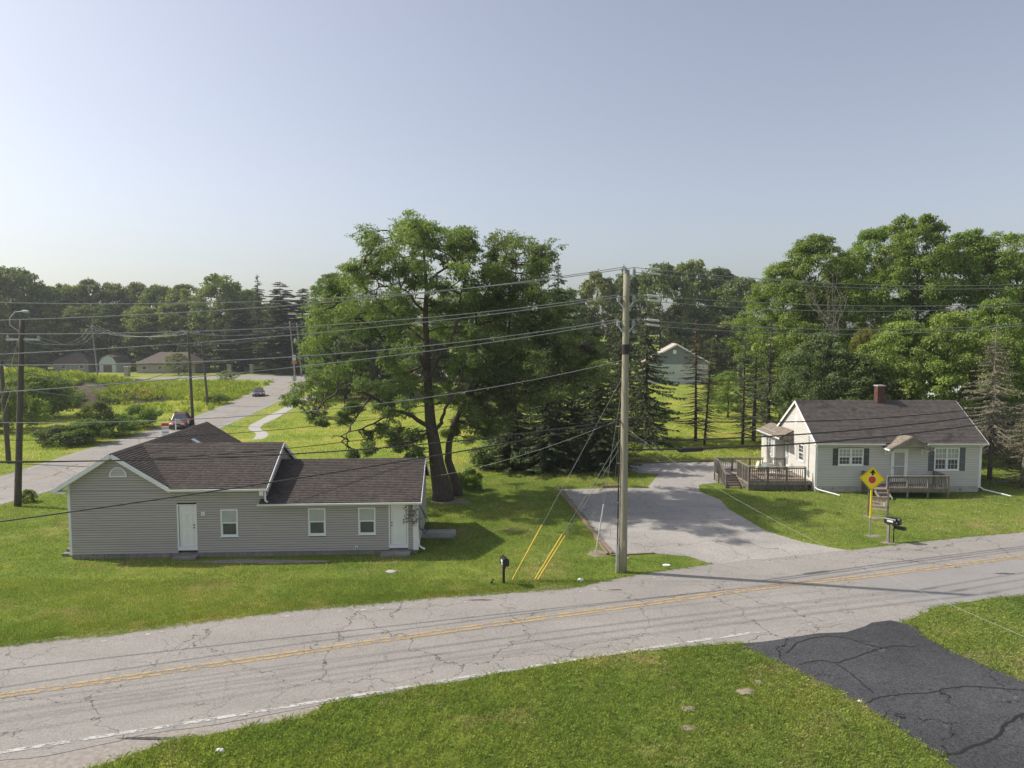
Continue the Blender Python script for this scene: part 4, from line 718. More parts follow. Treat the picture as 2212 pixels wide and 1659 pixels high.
WL = [((0, 1), [(648, 648), (0, 654)], 'topmost of the bare wires left of the pale pole'), ((0, -1), [(648, 658), (0, 692)], 'second bare wire from the top left of the pale pole'),
      ((1, -1), [(648, 706), (0, 721.6)], 'third bare wire from the top left of the pale pole'), ((1, 1), [(648, 722.5), (0, 765.5)], 'fourth bare wire from the top left of the pale pole'),
      ((2, -1), [(648, 770), (0, 789)], 'fifth bare wire from the top left of the pale pole'), ((2, 1), [(648, 792), (0, 847.6)], 'sixth bare wire from the top left of the pale pole')]
for key, pts, lb in WL: wire('power_wire', lb, INS[key], pts, 52, .017, M['wire'])
WR = [((0, 1), 0, [(1800, 612), (2212, 614)], 'topmost bare wire right of the pale pole'), ((0, 1), 1, [(1800, 620), (2212, 621)], 'second bare wire from the top right of the pale pole'), ((1, 1), 0, [(1900, 661), (2212, 655)], 'third bare wire from the top right of the pale pole'), ((1, 1), 1, [(1800, 672), (2212, 659)], 'fourth bare wire from the top right of the pale pole'), ((2, 1), 0, [(1900, 712), (2212, 699)], 'fifth bare wire from the top right of the pale pole'), ((2, 1), 1, [(1800, 722), (2212, 703)], 'sixth bare wire from the top right of the pale pole')]
for key, k, pts, lb in WR: wire('power_wire', lb, INS[key] + Vector((0, -.1 * k, -.22 * k)), pts, 56, .015, M['wire'])
wire('neutral_wire', 'thin grey wire leaving the pale pole below its black band to the left', onpole(779, -.16), [(900, 862), (612, 893), (0, 913)], 52, .014, M['wire'])
wire('telephone_cable', 'upper thick black cable running left from the pale pole', onpole(907, -.16), [(612, 982), (108, 997)], 52, .026, M['cable'])
wire('telephone_cable', 'lower thick black cable running left across the grey house', onpole(912, -.15, -.1), [(799, 1008), (0, 1127)], 52, .03, M['cable'])
wire('telephone_cable', 'upper black cable running right over the white house roof', onpole(905.5, .15), [(1654, 912), (2212, 869.6)], 56, .028, M['cable'])
wire('telephone_cable', 'middle black cable running right over the white house roof', onpole(953, .15), [(1654, 943), (2212, 883.5)], 56, .037, M['cable'])
wire('telephone_cable', 'lowest black cable running right over the white house front', onpole(972, .15), [(1654, 963), (2212, 901)], 56, .042, M['cable'])
tag(MB().tube([(onpole(972, .15) + road_d * 2.6 + Vector((0, 0, -.16))), (onpole(972, .15) + road_d * 2.75 + Vector((0, 0, -.16))), (onpole(972, .15) + road_d * 3.9 + Vector((0, 0, -.17))), (onpole(972, .15) + road_d * 4.05 + Vector((0, 0, -.17)))], [.04, .11, .11, .04], 10).build('splice_case', M['tape']), 'black splice case hanging on the lowest cable right of the pole', 'splice case')
lo = onpole(905.5, .15) + road_d * 12.5 + Vector((0, 0, -.55))
def strain(name, label, a, b, sag, r, m, group='overhead wires', cat='wire', k=20):
    a = Vector(a); b = Vector(b); return tag(cable_mesh([a.lerp(b, i / k) - Vector((0, 0, sag * 4 * (i / k) * (1 - i / k))) for i in range(k + 1)], r).build(name, m), label, cat, group)
e = A(2212, 1352, 13.5); e2 = e + (e - onpole(927, .12)) * .12
strain('service_wire', 'thin pale service wire slanting from the pole over the road', onpole(927, .12), e2, .55, .0038, M['strand'])
LPB = Vector((*G(38, 1094), 0)); LPT = A(48, 690, LPB.y)
strain('service_wire', 'dark service cable sloping past the grey house ridge', A(-60, 1000, 30), A(1342, 835, MPB.y + 12), 1.2, .018, M['cable']); strain('service_wire', 'dark service cable above the house ridge vent', A(-60, 950, 34), A(1342, 800, MPB.y + 14), 1.3, .016, M['cable'])
strain('service_wire', 'thin service wire into the east gable of the grey house', A(908, 1034, 39.), onpole(905, -.17), .35, .006, M['strand'])
def guy(label, foot, guard_top, at, gm, gr=.034, group='guy wires of the pale pole', offs=(0,)):
    f = Vector((*G(*foot), 0)); at = Vector(at); g = thing('guy_wire', label, 'guy wire', f, 0, group); k = 0
    t_ = None; best = 1e9
    for i in range(1, 200):
        p = f.lerp(at, i / 200); q = p - camo.location; py = 829.5 - FPX * (q.z * _c + q.y * _s) / (q.y * _c - q.z * _s)
        if abs(py - guard_top) < best: best = abs(py - guard_top); t_ = i / 200
    a = at - f; MB().tube([a * .0 - Vector((0, 0, .1)), a * (t_ * .07)], .016, 6).build('anchor_rod', M['galv'], g); MB().tube([a * t_ * .05, a * t_], gr, 10).build('guard', gm, g); MB().tube([a * t_ * .9, a], .010, 5).build('strand', M['strand'], g)
guy('single yellow-sleeved guy wire nearest the black mailbox', (1104, 1258), 1135, onpole(817, -.15), M['yellow_guard']); guy('left of the paired yellow-sleeved guy wires', (1153, 1256), 1154, onpole(948, -.17), M['yellow_guard']); guy('right of the paired yellow-sleeved guy wires', (1159, 1257), 1157, onpole(965, -.17), M['yellow_guard']); guy('white-sleeved guy wire at the corner of the parking lot', (1287, 1196), 1090, onpole(842, -.15), M['white_guard'], .034)
f0 = Vector((*G(1318, 1160), 0)); strain('guy_wire', 'bare thin guy strand dropping into the lot by the pole', f0, onpole(880, -.17), 0, .008, M['strand'], 'guy wires of the pale pole', 'guy wire', 4)
def crossarm(p, top, w_, d, m, ins=3, z=-.6, nm='crossarm'):
    t = Vector(top) - p.location; a = t + Vector((0, 0, z)); d = Vector(d).normalized(); MB().bar(a - d * w_, a + d * w_, .09, .12).build(nm, m, p)
    for i in range(ins): q = a + d * w_ * (-.9 + 1.8 * i / (ins - 1)); MB().lathe([(.03, 0), (.07, .03), (.05, .08), (.07, .12), (.03, .2)], q + Vector((0, 0, .06)), 8).build('insulator', M['insul'], p)
P2 = pole('utility_pole', 'dark wooden pole with a lamp arm standing before the side road, left edge', LPB, LPT, .21, .14, M['pole_old']); crossarm(P2, LPT, 1.15, (1, -.1, 0), M['galv'], 3, -1.25)
t_ = LPT - LPB; arm = MB().tube([t_ + Vector((-.05, 0, -.9)), t_ + Vector((-.75, -.05, -.35)), t_ + Vector((-.7, -.1, .1)), t_ + Vector((-.3, -.2, .45)), t_ + Vector((.25, -.25, .5))], .03, 6).build('lamp_arm', M['galv'], P2); MB().tube([t_ + Vector((.15, -.25, .5)), t_ + Vector((.25, -.25, .5)), t_ + Vector((.6, -.28, .47)), t_ + Vector((.66, -.28, .46))], [.03, .08, .09, .04], 10).build('lamp_head', M['insul'], P2)
B3 = Vector((*G(19, 1001), 0)); T3 = A(2, 780, B3.y); P3 = pole('utility_pole', 'leaning dark pole behind the lamp pole across the side road', B3, T3, .2, .15, M['pole_old'])
strain('guy_wire', 'pale guy strand from the lamp pole top to the leaning pole', LPT + Vector((0, 0, -.3)), A(2, 870, B3.y), 0, .02, M['strand'], 'span guys at the left edge', 'guy wire', 4); strain('guy_wire', 'second pale guy strand from the lamp pole to the leaning pole', LPT + Vector((0, 0, -1.9)), A(4, 905, B3.y), 0, .02, M['strand'], 'span guys at the left edge', 'guy wire', 4)
poles = []
for (bx, by, tx, ty, lb, m_, arm_) in ((417, 918, 406, 712, 'dark pole rising behind the grey house roof peak', 'pole_old', 1), (449, 876, 436, 738, 'dark pole in the field just right of the one behind the roof peak', 'pole_old', 1), (212, 818, 198, 700, 'grey pole beside the small white shed', 'pole_grey', 1), (638, 820, 626, 694, 'thin grey pole at the far junction, left one', 'pole_grey', 1), (652, 814, 641, 697, 'grey pole with a transformer at the far junction', 'pole_grey', 1)):
    b_ = Vector((*G(bx, by), 0)); tp = A(tx, ty, b_.y); p = pole('utility_pole', lb, b_, tp, .19, .13, M[m_]); poles.append((p, tp)); crossarm(p, tp, 1.3, (1, .1, 0), M['pole_grey'], 3, -.5); crossarm(p, tp, 1.3, (1, .1, 0), M['pole_grey'], 3, -1.9)
MB().lathe([(.25, 0), (.3, .05), (.3, .85), (.25, .95), (.1, 1.0)], (poles[4][1] - poles[4][0].location) + Vector((-.45, -.1, -5.0)), 12).build('transformer', M['insul'], poles[4][0])
lab = ['left', 'middle', 'right']
for (i, j, nm) in ((0, 3, 'pole behind the roof to the junction'), (2, 0, 'shed pole to the pole behind the roof'), (1, 4, 'field pole to the transformer pole')):
    for k in range(3): o_ = Vector((-1.1 + 1.1 * k, 0, -.35)); strain('power_wire', f'{lab[k]} span wire from the {nm}', poles[i][1] + o_, poles[j][1] + o_, 1.4, .018, M['wire'])
for k in range(3): o_ = Vector((-1. + k, 0, -1.1)); strain('power_wire', f'{lab[k]} span wire from the lamp pole to the shed pole', LPT + o_, poles[2][1] + o_, 1.8, .02, M['wire'])
for k, (z_, n_) in enumerate(((-3.3, 'upper'), (-4.4, 'lower'))): strain('telephone_cable', f'{n_} dark cable from the lamp pole to the pole behind the roof', LPT + Vector((0, 0, z_)), poles[0][1] + Vector((0, 0, z_ - .5)), 1.5, .03, M['cable'])

# ---------------------------------------------------------------- signs and mailboxes
sx, sy = G(1879, 1158); SG = thing('road_sign', 'yellow diamond stop-ahead sign with black arrow and red octagon', 'road sign', (sx, sy, 0), R(-8))
MB().box(-.03, -.03, -.1, .03, .03, 1.0).build('post', M['galv'], SG); MB().box(-.04, -.04, 1.0, .04, .04, 2.6).build('post_sleeve', M['sign_yellow'], SG)
hd_ = thing_part('panel', SG); hd_.location = (0, -.05, 3.17); hd_.rotation_euler = (0, R(3), 0); fs = lambda a, b, c_: (a, -c_, b)
def rrect(h, r, n=5):     # diamond with rounded corners
    pts = []
    for k in range(4):
        cx, cy = [(0, h - r * 1.414), (-(h - r * 1.414), 0), (0, -(h - r * 1.414)), (h - r * 1.414, 0)][k]
        for i in range(n): a = R(45 + 90 * k + 90 * i / (n - 1)); pts.append((cx + r * math.cos(a), cy + r * math.sin(a)))
    return pts
MB().prism(rrect(.66, .06), 0, .004, fs).build('face', M['sign_yellow'], hd_)
o1, i1 = rrect(.62, .05), rrect(.60, .045); n = len(o1); MB().add([fs(a, b, .0065) for a, b in o1 + i1], [(i, (i + 1) % n, n + (i + 1) % n, n + i) for i in range(n)]).build('border', M['sign_black'], hd_)
MB().prism([(.2 * math.cos(R(22.5 + 45 * k)), -.06 + .2 * math.sin(R(22.5 + 45 * k)) * 1.05) for k in range(8)], .004, .007, fs).build('octagon', M['sign_red'], hd_)
o1 = [(.22 * math.cos(R(22.5 + 45 * k)), -.06 + .22 * math.sin(R(22.5 + 45 * k)) * 1.05) for k in range(8)]; MB().prism(o1, .004, .0055, fs).build('octagon_rim', M['sign_white'], hd_)
MB().prism([(-.055, .19), (.055, .19), (.055, .31), (.17, .28), (0, .52), (-.17, .28), (-.055, .31)], .004, .007, fs).build('arrow', M['sign_black'], hd_)
bx, by = G(1875, 1114); bx2, by2 = G(1902, 1119); BS = thing('board_sign', 'cream wooden notice board with brown lettering between two posts', 'sign', (bx, by, 0), math.atan2(by2 - by, bx2 - bx)); wB = math.hypot(bx2 - bx, by2 - by); wB = 1.05; BS.rotation_euler = (0, 0, R(-24))
MB().box(-.05, -.05, -.1, .05, .05, 1.35).build('post', M['deck'], BS); MB().box(wB - .05, -.05, -.1, wB + .05, .05, 1.7).build('post', M['deck'], BS); MB().box(.05, -.025, .42, wB - .05, .0, 1.12).build('board', M['board'], BS); MB().box(.04, -.045, 1.12, wB - .04, .02, 1.2).build('cap_rail', M['timber'], BS)
for k, (s_, z, sc) in enumerate((('FOR SEYER', 1.0, .17), ('TTING,', .8, .15), ('APPOINTMENT', .58, .14))): text('lettering', s_, sc, M['brown'], BS, (wB * (.5 if k != 1 else .38), -.028, z), (R(90), 0, 0))
MB().prism([(.0, .0), (.12, .0), (.11, .22), (.03, .22), (.02, .1)], -.034, -.026, lambda a, b, c_: (wB - .28 + a, c_, .68 + b)).build('white_mark', M['sign_white'], BS)
def mbox(parent, at, rz, L_=.52, w_=.19, h=.24, stick=True):
    p = thing_part('box', parent); p.location = at; p.rotation_euler = (0, 0, rz); r = w_ / 2; pr = [(-r, 0), (r, 0), (r, h - r)] + [(r * math.cos(a), h - r + r * math.sin(a)) for a in np.linspace(0, math.pi, 9)[1:-1]] + [(-r, h - r)]
    MB().prism(pr, -L_ / 2, L_ / 2, lambda a, b, c_: (a, c_, b)).build('shell', M['black_metal'], p); pr2 = [(a * 1.05, b * 1.03 - .004) for a, b in pr]; MB().prism(pr2, -L_ / 2 - .025, -L_ / 2 + .01, lambda a, b, c_: (a, c_, b)).build('door', M['black_metal'], p); MB().box(-.02, -L_ / 2 - .045, h * .7, .02, -L_ / 2 - .02, h * .85).build('latch', M['plastic'], p)
    return p
mx, my = G(1088, 1261); MBX = thing('mailbox', 'single black mailbox on a post beside the yellow guy wires', 'mailbox', (mx, my, 0), R(14), 'black mailboxes by the road'); MB().box(-.05, -.05, -.1, .05, .05, .92).box(-.045, -.3, .82, .045, .1, .9).bar((0, -.25, .82), (0, -.03, .58), .05).build('post', M['black_metal'], MBX)
pb = mbox(MBX, (0, -.12, .9), R(4), .5, .27, .35); MB().box(-.139, -.16, .14, -.134, .06, .26).box(-.139, -.16, .04, -.134, -.02, .11).build('number_sticker', M['sticker'], pb)
mx, my = G(1918, 1171); M2 = thing('mailbox', 'black mailbox on a square wooden post beside the white house drive', 'mailbox', (mx, my, 0), R(35), 'black mailboxes by the road'); MB().box(-.06, -.06, -.1, .06, .06, 1.0).box(-.055, -.3, .98, .055, .3, 1.02).build('post', M['deck'], M2); pb = mbox(M2, (0, -.1, 1.02), 0, .56, .26, .32); MB().box(-.135, -.18, .1, -.13, .12, .2).build('number_sticker', M['sticker'], pb); MB().box(-.08, -.32, .06, .08, -.309, .11).build('number_sticker', M['sticker'], pb)
mx, my = G(1930, 1171); M3 = thing('mailbox', 'black mailbox on a thin steel post with newspaper tube, right of the pair', 'mailbox', (mx, my, 0), R(35), 'black mailboxes by the road'); MB().box(-.02, -.02, -.1, .02, .02, 1.0).build('post', M['black_metal'], M3); mbox(M3, (0, -.02, .98), 0, .54, .26, .34)
MB().box(.0, -.55, .72, .2, .0, .88).box(.02, -.02, .84, .08, .1, 1.0).build('newspaper_tube', M['black_metal'], M3)
sxx, syy = G(637, 851); SC = thing('school_sign', 'school speed limit sign with orange beacon at the far bend', 'road sign', (sxx, syy, 0), R(12)); MB().box(-.05, -.05, -.1, .05, .05, 7.1).build('post', M['galv'], SC); MB().box(-.33, -.12, 6.1, .33, -.09, 7.1).build('upper_panel', M['sign_white'], SC); MB().box(-.45, -.2, 5.5, .45, .1, 5.9).build('beacon_housing', M['sign_orange'], SC); MB().box(-.18, -.2, 4.2, .18, .0, 4.45).build('lower_beacon', M['sign_orange'], SC)
MB().box(-.36, -.1, 2.35, .36, -.07, 3.2).build('limit_panel', M['sign_white'], SC); MB().box(-.36, -.1, 3.21, .36, -.07, 3.42).build('school_panel', M['sign_lime'], SC); text('lettering', '25', .5, M['sign_black'], SC, (0, -.105, 2.62), (R(90), 0, 0)); text('lettering', 'SPEED\nLIMIT', .16, M['sign_black'], SC, (0, -.105, 3.03), (R(90), 0, 0)); text('lettering', 'SCHOOL', .15, M['sign_black'], SC, (0, -.105, 3.31), (R(90), 0, 0))
q = A(356.5, 914, 71); S2 = thing('yard_sign', 'red and white business sign reading SOUTH behind the house roof', 'sign', (q.x, 71, 0), R(10)); zt = q.z; 
for s_ in (-.28, .28): MB().box(s_ - .03, -.03, -.1, s_ + .03, .03, zt).build('post', M['white'], S2)
MB().box(-.34, -.05, zt - .30, .34, -.031, zt).build('red_panel', M['sign_red'], S2); MB().box(-.33, -.05, zt - .70, .33, -.031, zt - .33).build('white_panel', M['sign_white'], S2); MB().box(-.33, -.05, zt - 1.3, .33, -.031, zt - .74).build('white_panel', M['sign_white'], S2)
text('lettering', 'SOUTH', .22, M['sign_black'], S2, (0, -.055, zt - .52), (R(90), 0, 0)); text('lettering', 'MANN', .22, M['sign_black'], S2, (0, -.055, zt - .94), (R(90), 0, 0))
q = A(379, 905, 74); S3 = thing('yard_sign', 'small tan panel on a white post behind the house roof', 'sign', (q.x, 74, 0), R(-5)); MB().box(-.05, -.05, -.1, .05, .05, q.z).build('post', M['white'], S3); MB().box(.05, -.02, q.z - .5, .62, .02, q.z - .12).build('panel', M['tan'], S3); MB().box(.05, -.03, q.z - .1, .66, .03, q.z - .04).build('arm', M['white'], S3)

# ---------------------------------------------------------------- timbers, litter, mounds of soil in the turf
def timber(label, a, b, w_=.16, h=.14):
    a = Vector((*a, h / 2)); b = Vector((*b, h / 2)); n = max(1, round((b - a).length / 2.3)); t = thing('timber_edging', label, 'edging', a, 0, 'timber edging of the lot'); d = b - a
    for i in range(n): p, q = d * (i / n), d * ((i + 1) / n); q = p + (q - p) * .99; r_ = Vector((RND.uniform(-.04, .04), RND.uniform(-.04, .04), 0)); MB().bar(p + r_, q + r_, w_, h).build('timber', M['timber'], t, bevel=.015)
timber('row of weathered timbers along the left edge of the lot', G(1202, 1054), G(1322, 1200)); timber('second timber row beside the lot corner', G(1283, 1158), G(1312, 1199), .12, .1); timber('timber at the near end of the lot behind the pole', G(1322, 1201), G(1417, 1196), .12, .06); timber('dark timber along the back of the lot', G(1300, 1053), G(1345, 1052), .2, .16); timber('timber edging at the back of the drive behind the deck', G(1365, 1001), G(1552, 996), .16, .1)
def lump(name, label, cat, x, y, rx, ry, rz, m, seed=0, z=0):
    bm = bmesh.new(); bmesh.ops.create_icosphere(bm, subdivisions=2, radius=1); r = random.Random(seed)
    for v in bm.verts: k = 1 + r.uniform(-.22, .22); v.co = Vector((v.co.x * rx * k, v.co.y * ry * k, max(-.02, v.co.z * rz * k)))
    me = bpy.data.meshes.new(name); bm.to_mesh(me); bm.free(); me.materials.append(m); o = link(name, me, None, (x, y, z)); return tag(o, label, cat)
for k, (px, py, s_, lb) in enumerate(((1611, 1497, .22, 'large soil mound in the near lawn'), (1637, 1476, .15, 'flat soil mound just behind the large one'), (1487, 1533, .17, 'middle soil mound in the near lawn'), (1487, 1575, .17, 'soil mound lowest in the near lawn'))): lump('mole_hill', lb, 'soil mound', *G(px, py), s_ * 1.3, s_ * .95, .05 if k else .09, M['rock'], k, .02)
for k, (px, py, s_, h_, nm, lb) in enumerate(((1254, 1255, .14, .09, 'plastic_bag', 'white plastic bag at the road edge left of the pole'), (1441, 1222, .2, .05, 'litter', 'white litter lying on the grass right of the pole'), (1353, 1207, .1, .03, 'litter', 'small white scrap beside the pole foot'), (475, 1624, .12, .06, 'litter', 'white litter on the gravel shoulder'), (1858, 1516, .07, .02, 'litter', 'pale scrap on the black driveway'), (845, 1236, .3, .05, 'flat_stone', 'flat pale stone in the lawn below the grey house'))): lump(nm, lb, 'litter' if k < 5 else 'stone', *G(px, py), s_, s_ * .7, h_, M['trash'] if k < 5 else M['concrete'], 20 + k, .03)
tag(MB().box(-.9, -.3, 0, .9, .3, .35).build('concrete_slab', M['concrete'], None, bevel=.03), 'low concrete slab on the grass at the end of the grey house', 'slab').location = (*G(948, 1160), 0)
tag(MB().box(-.25, -.2, 0, .25, .2, .3).box(-.3, -.5, 0, .25, -.2, .15).build('stone_steps', M['block'], None, bevel=.02), 'dark stone steps at the left corner of the grey house', 'steps').location = (-21.95, 34.9, 0)
tag(MB().tube([(0, 0, 0), (0, 0, .12)], .05, 8).tube([(0, 0, .1), (.03, 0, .2), (.12, 0, .22)], .03, 6).build('ground_tap', M['plastic']), 'stubby black tap in the grass left of the single mailbox', 'tap').location = (*G(1062, 1262), 0)
tag(MB().box(-1.4, -.12, .12, 1.2, .12, .2).box(-1.2, -.15, 0, -1., .15, .12).box(.8, -.15, 0, 1., .15, .12).build('log_pile', M['timber']), 'old boards lying behind the drive near the spruce', 'boards').location = (*G(1405, 997), 0)

# ---------------------------------------------------------------- vehicles
def wheel(parent, x, y, r=.33, w_=.22):
    g = thing_part('wheel', parent); g.location = (x, y, r); s_ = 1 if x > 0 else -1
    MB().lathe([(r * .62, -w_ / 2), (r * .95, -w_ / 2), (r, -w_ * .35), (r, w_ * .35), (r * .95, w_ / 2), (r * .62, w_ / 2)], n=20).build('tyre', M['rubber'], g); MB().lathe([(.01, -w_ * .3), (r * .62, -w_ * .45), (r * .64, w_ * .45), (r * .5, w_ * .4), (.05, w_ * .48)], n=10).build('rim', M['rim'], g); g.rotation_euler = (0, R(90 * s_), 0); return g
def car(name, label, cat, loc, rz, L_, W_, H_, paint, suv):
    t = thing(name, label, cat, loc, rz, 'cars on the side road'); hw = W_ / 2; F_ = L_ / 2; bh = H_ * (.56 if suv else .55); g = .2 if suv else .16
    # body as lofted stations front (-y) to back (+y): (y, half width, z low, z shoulder, z top)
    stn = [(-F_, .70, .30, .52, .60), (-F_ + .06, .86, .22, .6, .70), (-F_ + .35, .95, g, .72, .82), (-F_ + .9, 1., g, .78, .93), (-F_ + 1.45, 1., g, .80, .99), (0, 1., g, .82, 1.), (F_ - 1.0, 1., g, .84, 1.02), (F_ - .35, .97, g, .84, 1.0 if suv else 1.0), (F_ - .05, .9, .25, .8, .96 if suv else .92), (F_, .82, .32, .7, .85)]
    vs = []
    for y, k, a, b, c_ in stn:
        a, b, c_ = a if a < .5 else a * bh, b * bh, c_ * bh
        for sx_, zz in ((-.92, a), (-1, a + .1), (-1, b), (-.93, c_ * .985), (-.5, c_ + .015), (.5, c_ + .015), (.93, c_ * .985), (1, b), (1, a + .1), (.92, a)): vs.append((sx_ * hw * k, y, zz))
    n = 10; q = MB(); q.add(vs, [(i * n + j, (i + 1) * n + j, (i + 1) * n + (j + 1) % n, i * n + (j + 1) % n) for i in range(len(stn) - 1) for j in range(n)] + [tuple(range(n)), tuple((len(stn) - 1) * n + j for j in range(n))[::-1]]); q.build('body', paint, t, True)
    y0, y1, y2, y3 = (-F_ + 1.25, -F_ + 2.05, F_ - .75, F_ - .15) if suv else (-F_ + 1.3, -F_ + 2.2, F_ - 1.55, F_ - .65)
    b0, w0, w1 = bh * .98, hw * .92, hw * .70
    cab = [(-w0, y0, b0), (w0, y0, b0), (w0, y3, b0), (-w0, y3, b0), (-w1, y1, H_ - .03), (w1, y1, H_ - .03), (w1, y2, H_ - .03), (-w1, y2, H_ - .03)]
    c_ = MB().hexa(cab).build('cabin', paint, t, bevel=.06)
    def pane(a, b, c2, d, f, nm): 
        P = [Vector(cab[i]) for i in (a, b, c2, d)]; ce = sum(P, Vector()) / 4; nn = (P[1] - P[0]).cross(P[3] - P[0]).normalized()
        if nn.dot(ce - Vector((0, 0, bh))) < 0: nn = -nn
        P = [ce + (p - ce) * f for p in P]; MB().hexa([p - nn * .02 for p in P] + [p + nn * .012 for p in P]).build(nm, M['car_glass'], t)
    pane(0, 1, 5, 4, .88, 'windscreen'); pane(3, 2, 6, 7, .86, 'rear_window')
    for a, b, c2, d in ((0, 3, 7, 4), (1, 2, 6, 5)):
        P = [Vector(cab[i]) for i in (a, b, c2, d)]
        for f0, f1 in ((.08, .50), (.54, .92)):
            Q = [P[0].lerp(P[1], f0), P[0].lerp(P[1], f1), P[3].lerp(P[2], f1), P[3].lerp(P[2], f0)]; lo_, hi_ = .12, .86; Q = [Q[0].lerp(Q[3], lo_), Q[1].lerp(Q[2], lo_), Q[1].lerp(Q[2], hi_), Q[0].lerp(Q[3], hi_)]; o_ = Vector((-.015 if a == 0 else .015, 0, .006)); MB().hexa([p - o_ for p in Q] + [p + o_ for p in Q]).build('side_window', M['car_glass'], t)
    for x in (-hw + .1, hw - .1): wheel(t, x, -F_ + .85, .36 if suv else .31); wheel(t, x, F_ - .85, .36 if suv else .31)
    for s_ in (-1, 1):
        MB().box(s_ * hw * .62 - .2, -F_ - .005, bh * .60, s_ * hw * .62 + .2, -F_ + .12, bh * .74).build('headlight', M['lamp'], t, bevel=.02); MB().box(s_ * (hw + .08) - .09, y0 + .25, bh * 1.0, s_ * (hw + .08) + .09, y0 + .42, bh * 1.0 + .15).build('mirror', paint, t, bevel=.03); MB().box(s_ * hw * .75 - .14, F_ - .06, bh * .7, s_ * hw * .75 + .14, F_ + .01, bh * .9).build('tail_light', M['sign_red'], t)
        if suv: MB().bar((s_ * w1 * .9, y1 + .15, H_ + .02), (s_ * w1 * .9, y2 - .1, H_ + .02), .05, .05).build('roof_rail', M['plastic'], t)
    MB().box(-hw * .42, -F_ - .012, bh * .48, hw * .42, -F_ + .05, bh * .70).build('grille', M['plastic'], t); MB().box(-hw * .72, -F_ - .015, bh * .26, hw * .72, -F_ + .05, bh * .42).build('lower_grille', M['plastic'], t); MB().box(-.26, -F_ - .03, bh * .43, .26, -F_ - .01, bh * .475).build('plate', M['sign_white'], t)
    return t
cx, cy = G(368, 928); car('suv', 'dark red SUV driving toward the grey house roof', 'car', (cx + .25, cy + 2.0, .016), R(16), 4.6, 1.86, 1.70, M['car_red'], True)
cx, cy = G(551, 857); car('sedan', 'maroon sedan coming down the side road, farther off', 'car', (cx, cy + 1.8, .016), R(14), 4.7, 1.78, 1.42, M['car_maroon'], False)

# ---------------------------------------------------------------- far buildings
def gable_house(name, label, cat, at, rz, L_, D_, ez_, rz2, wall, roof, hip=0., parts=None):
    t = thing(name, label, cat, at, rz); MB().box(-L_ / 2, -D_ / 2, -.2, L_ / 2, D_ / 2, ez_).build('wall', wall, t)
    o = .5; a, b, c_, d = (-L_ / 2 - o, -D_ / 2 - o, ez_ - .1), (L_ / 2 + o, -D_ / 2 - o, ez_ - .1), (L_ / 2 + o, D_ / 2 + o, ez_ - .1), (-L_ / 2 - o, D_ / 2 + o, ez_ - .1); e_, f_ = (-L_ / 2 - o + hip, 0, rz2), (L_ / 2 + o - hip, 0, rz2); th = Vector((0, 0, .16)); lo_ = [Vector(p) for p in (a, b, c_, d, e_, f_)]; q = MB()
    q.add(lo_ + [p + th for p in lo_], [(6, 7, 11, 10), (8, 9, 10, 11), (0, 1, 5, 4), (2, 3, 4, 5)] + ([(7, 8, 11), (9, 6, 10), (0, 3, 2, 1)] if hip else []) + [ (0, 1, 7, 6), (2, 3, 9, 8)] + ([(1, 2, 8, 7), (3, 0, 6, 9)] if hip else [(1, 7, 11, 5), (2, 5, 11, 8), (0, 4, 10, 6), (3, 9, 10, 4)])); q.build('roof', roof, t)
    if not hip:
        MB().prism([(-D_ / 2, ez_), (D_ / 2, ez_), (0, rz2 - .05)], -L_ / 2, L_ / 2, lambda a, b, c_: (c_, a, b)).build('gable', wall, t)
        for s_ in (-1, 1):
            for k in (-1, 1): MB().bar((s_ * (L_ / 2 + o + .02), k * (D_ / 2 + o), ez_ - .08), (s_ * (L_ / 2 + o + .02), 0, rz2 + .02), .05, .3).build('rake_board', M['white'], t)
    return t
q = A(1450, 800, 158); GA = gable_house('garage', 'blue-grey garage with white lower wall behind the pole', 'garage', (36.5, 160, 0), R(90 - 8), 13, 13.5, 4.6, 8.6, M['garage_blue'], M['metal_roof'])
MB().box(-6.58, -6.6, -.1, -6.51, 6.6, 4.3).build('white_band', M['far_white'], GA); MB().box(-6.62, .1, 6.6, -6.5, .8, 7.4).build('gable_vent', M['white'], GA)
for k in range(2):
    d_ = MB().box(-6.66, -5.6 + k * 5.9, 0, -6.59, -.6 + k * 5.9, 2.6).build('garage_door', M['far_white'], GA)
    for j in range(1, 4): MB().box(-6.68, -5.6 + k * 5.9, j * .65 - .02, -6.66, -.6 + k * 5.9, j * .65 + .02).build('seam', M['garage_blue'], d_)
def far_window(t, x, y, z, w_=1.1, h=1.1): o = MB().box(x - w_ / 2, y - .06, z, x + w_ / 2, y, z + h).build('window', M['white'], t); MB().box(x - w_ / 2 + .1, y - .08, z + .1, x + w_ / 2 - .1, y - .05, z + h - .1).build('pane', M['pane_dark'], o)
q = A(177, 800, 205); H1 = gable_house('far_house', 'low brown-roofed house behind the earth mound', 'house', (q.x - 1, 205, 0), R(4), 9.5, 8, 2.8, 5.2, M['far_wall'], M['far_roof'], 4.0)
far_window(H1, 3, -4, 1.0); far_window(H1, -2, -4, 1.0)
q = A(236, 800, 200); SHD = thing('garden_shed', 'small white gambrel shed with brown roof and dark door', 'shed', (q.x, 203, 0), R(-8)); gp_ = [(-2.6, 0), (2.6, 0), (2.6, 2.9), (1.6, 4.2), (0, 4.8), (-1.6, 4.2), (-2.6, 2.9)]
MB().prism(gp_, -3, 3, lambda a, b, c_: (a, c_, b)).build('wall', M['far_white'], SHD); ro = MB()
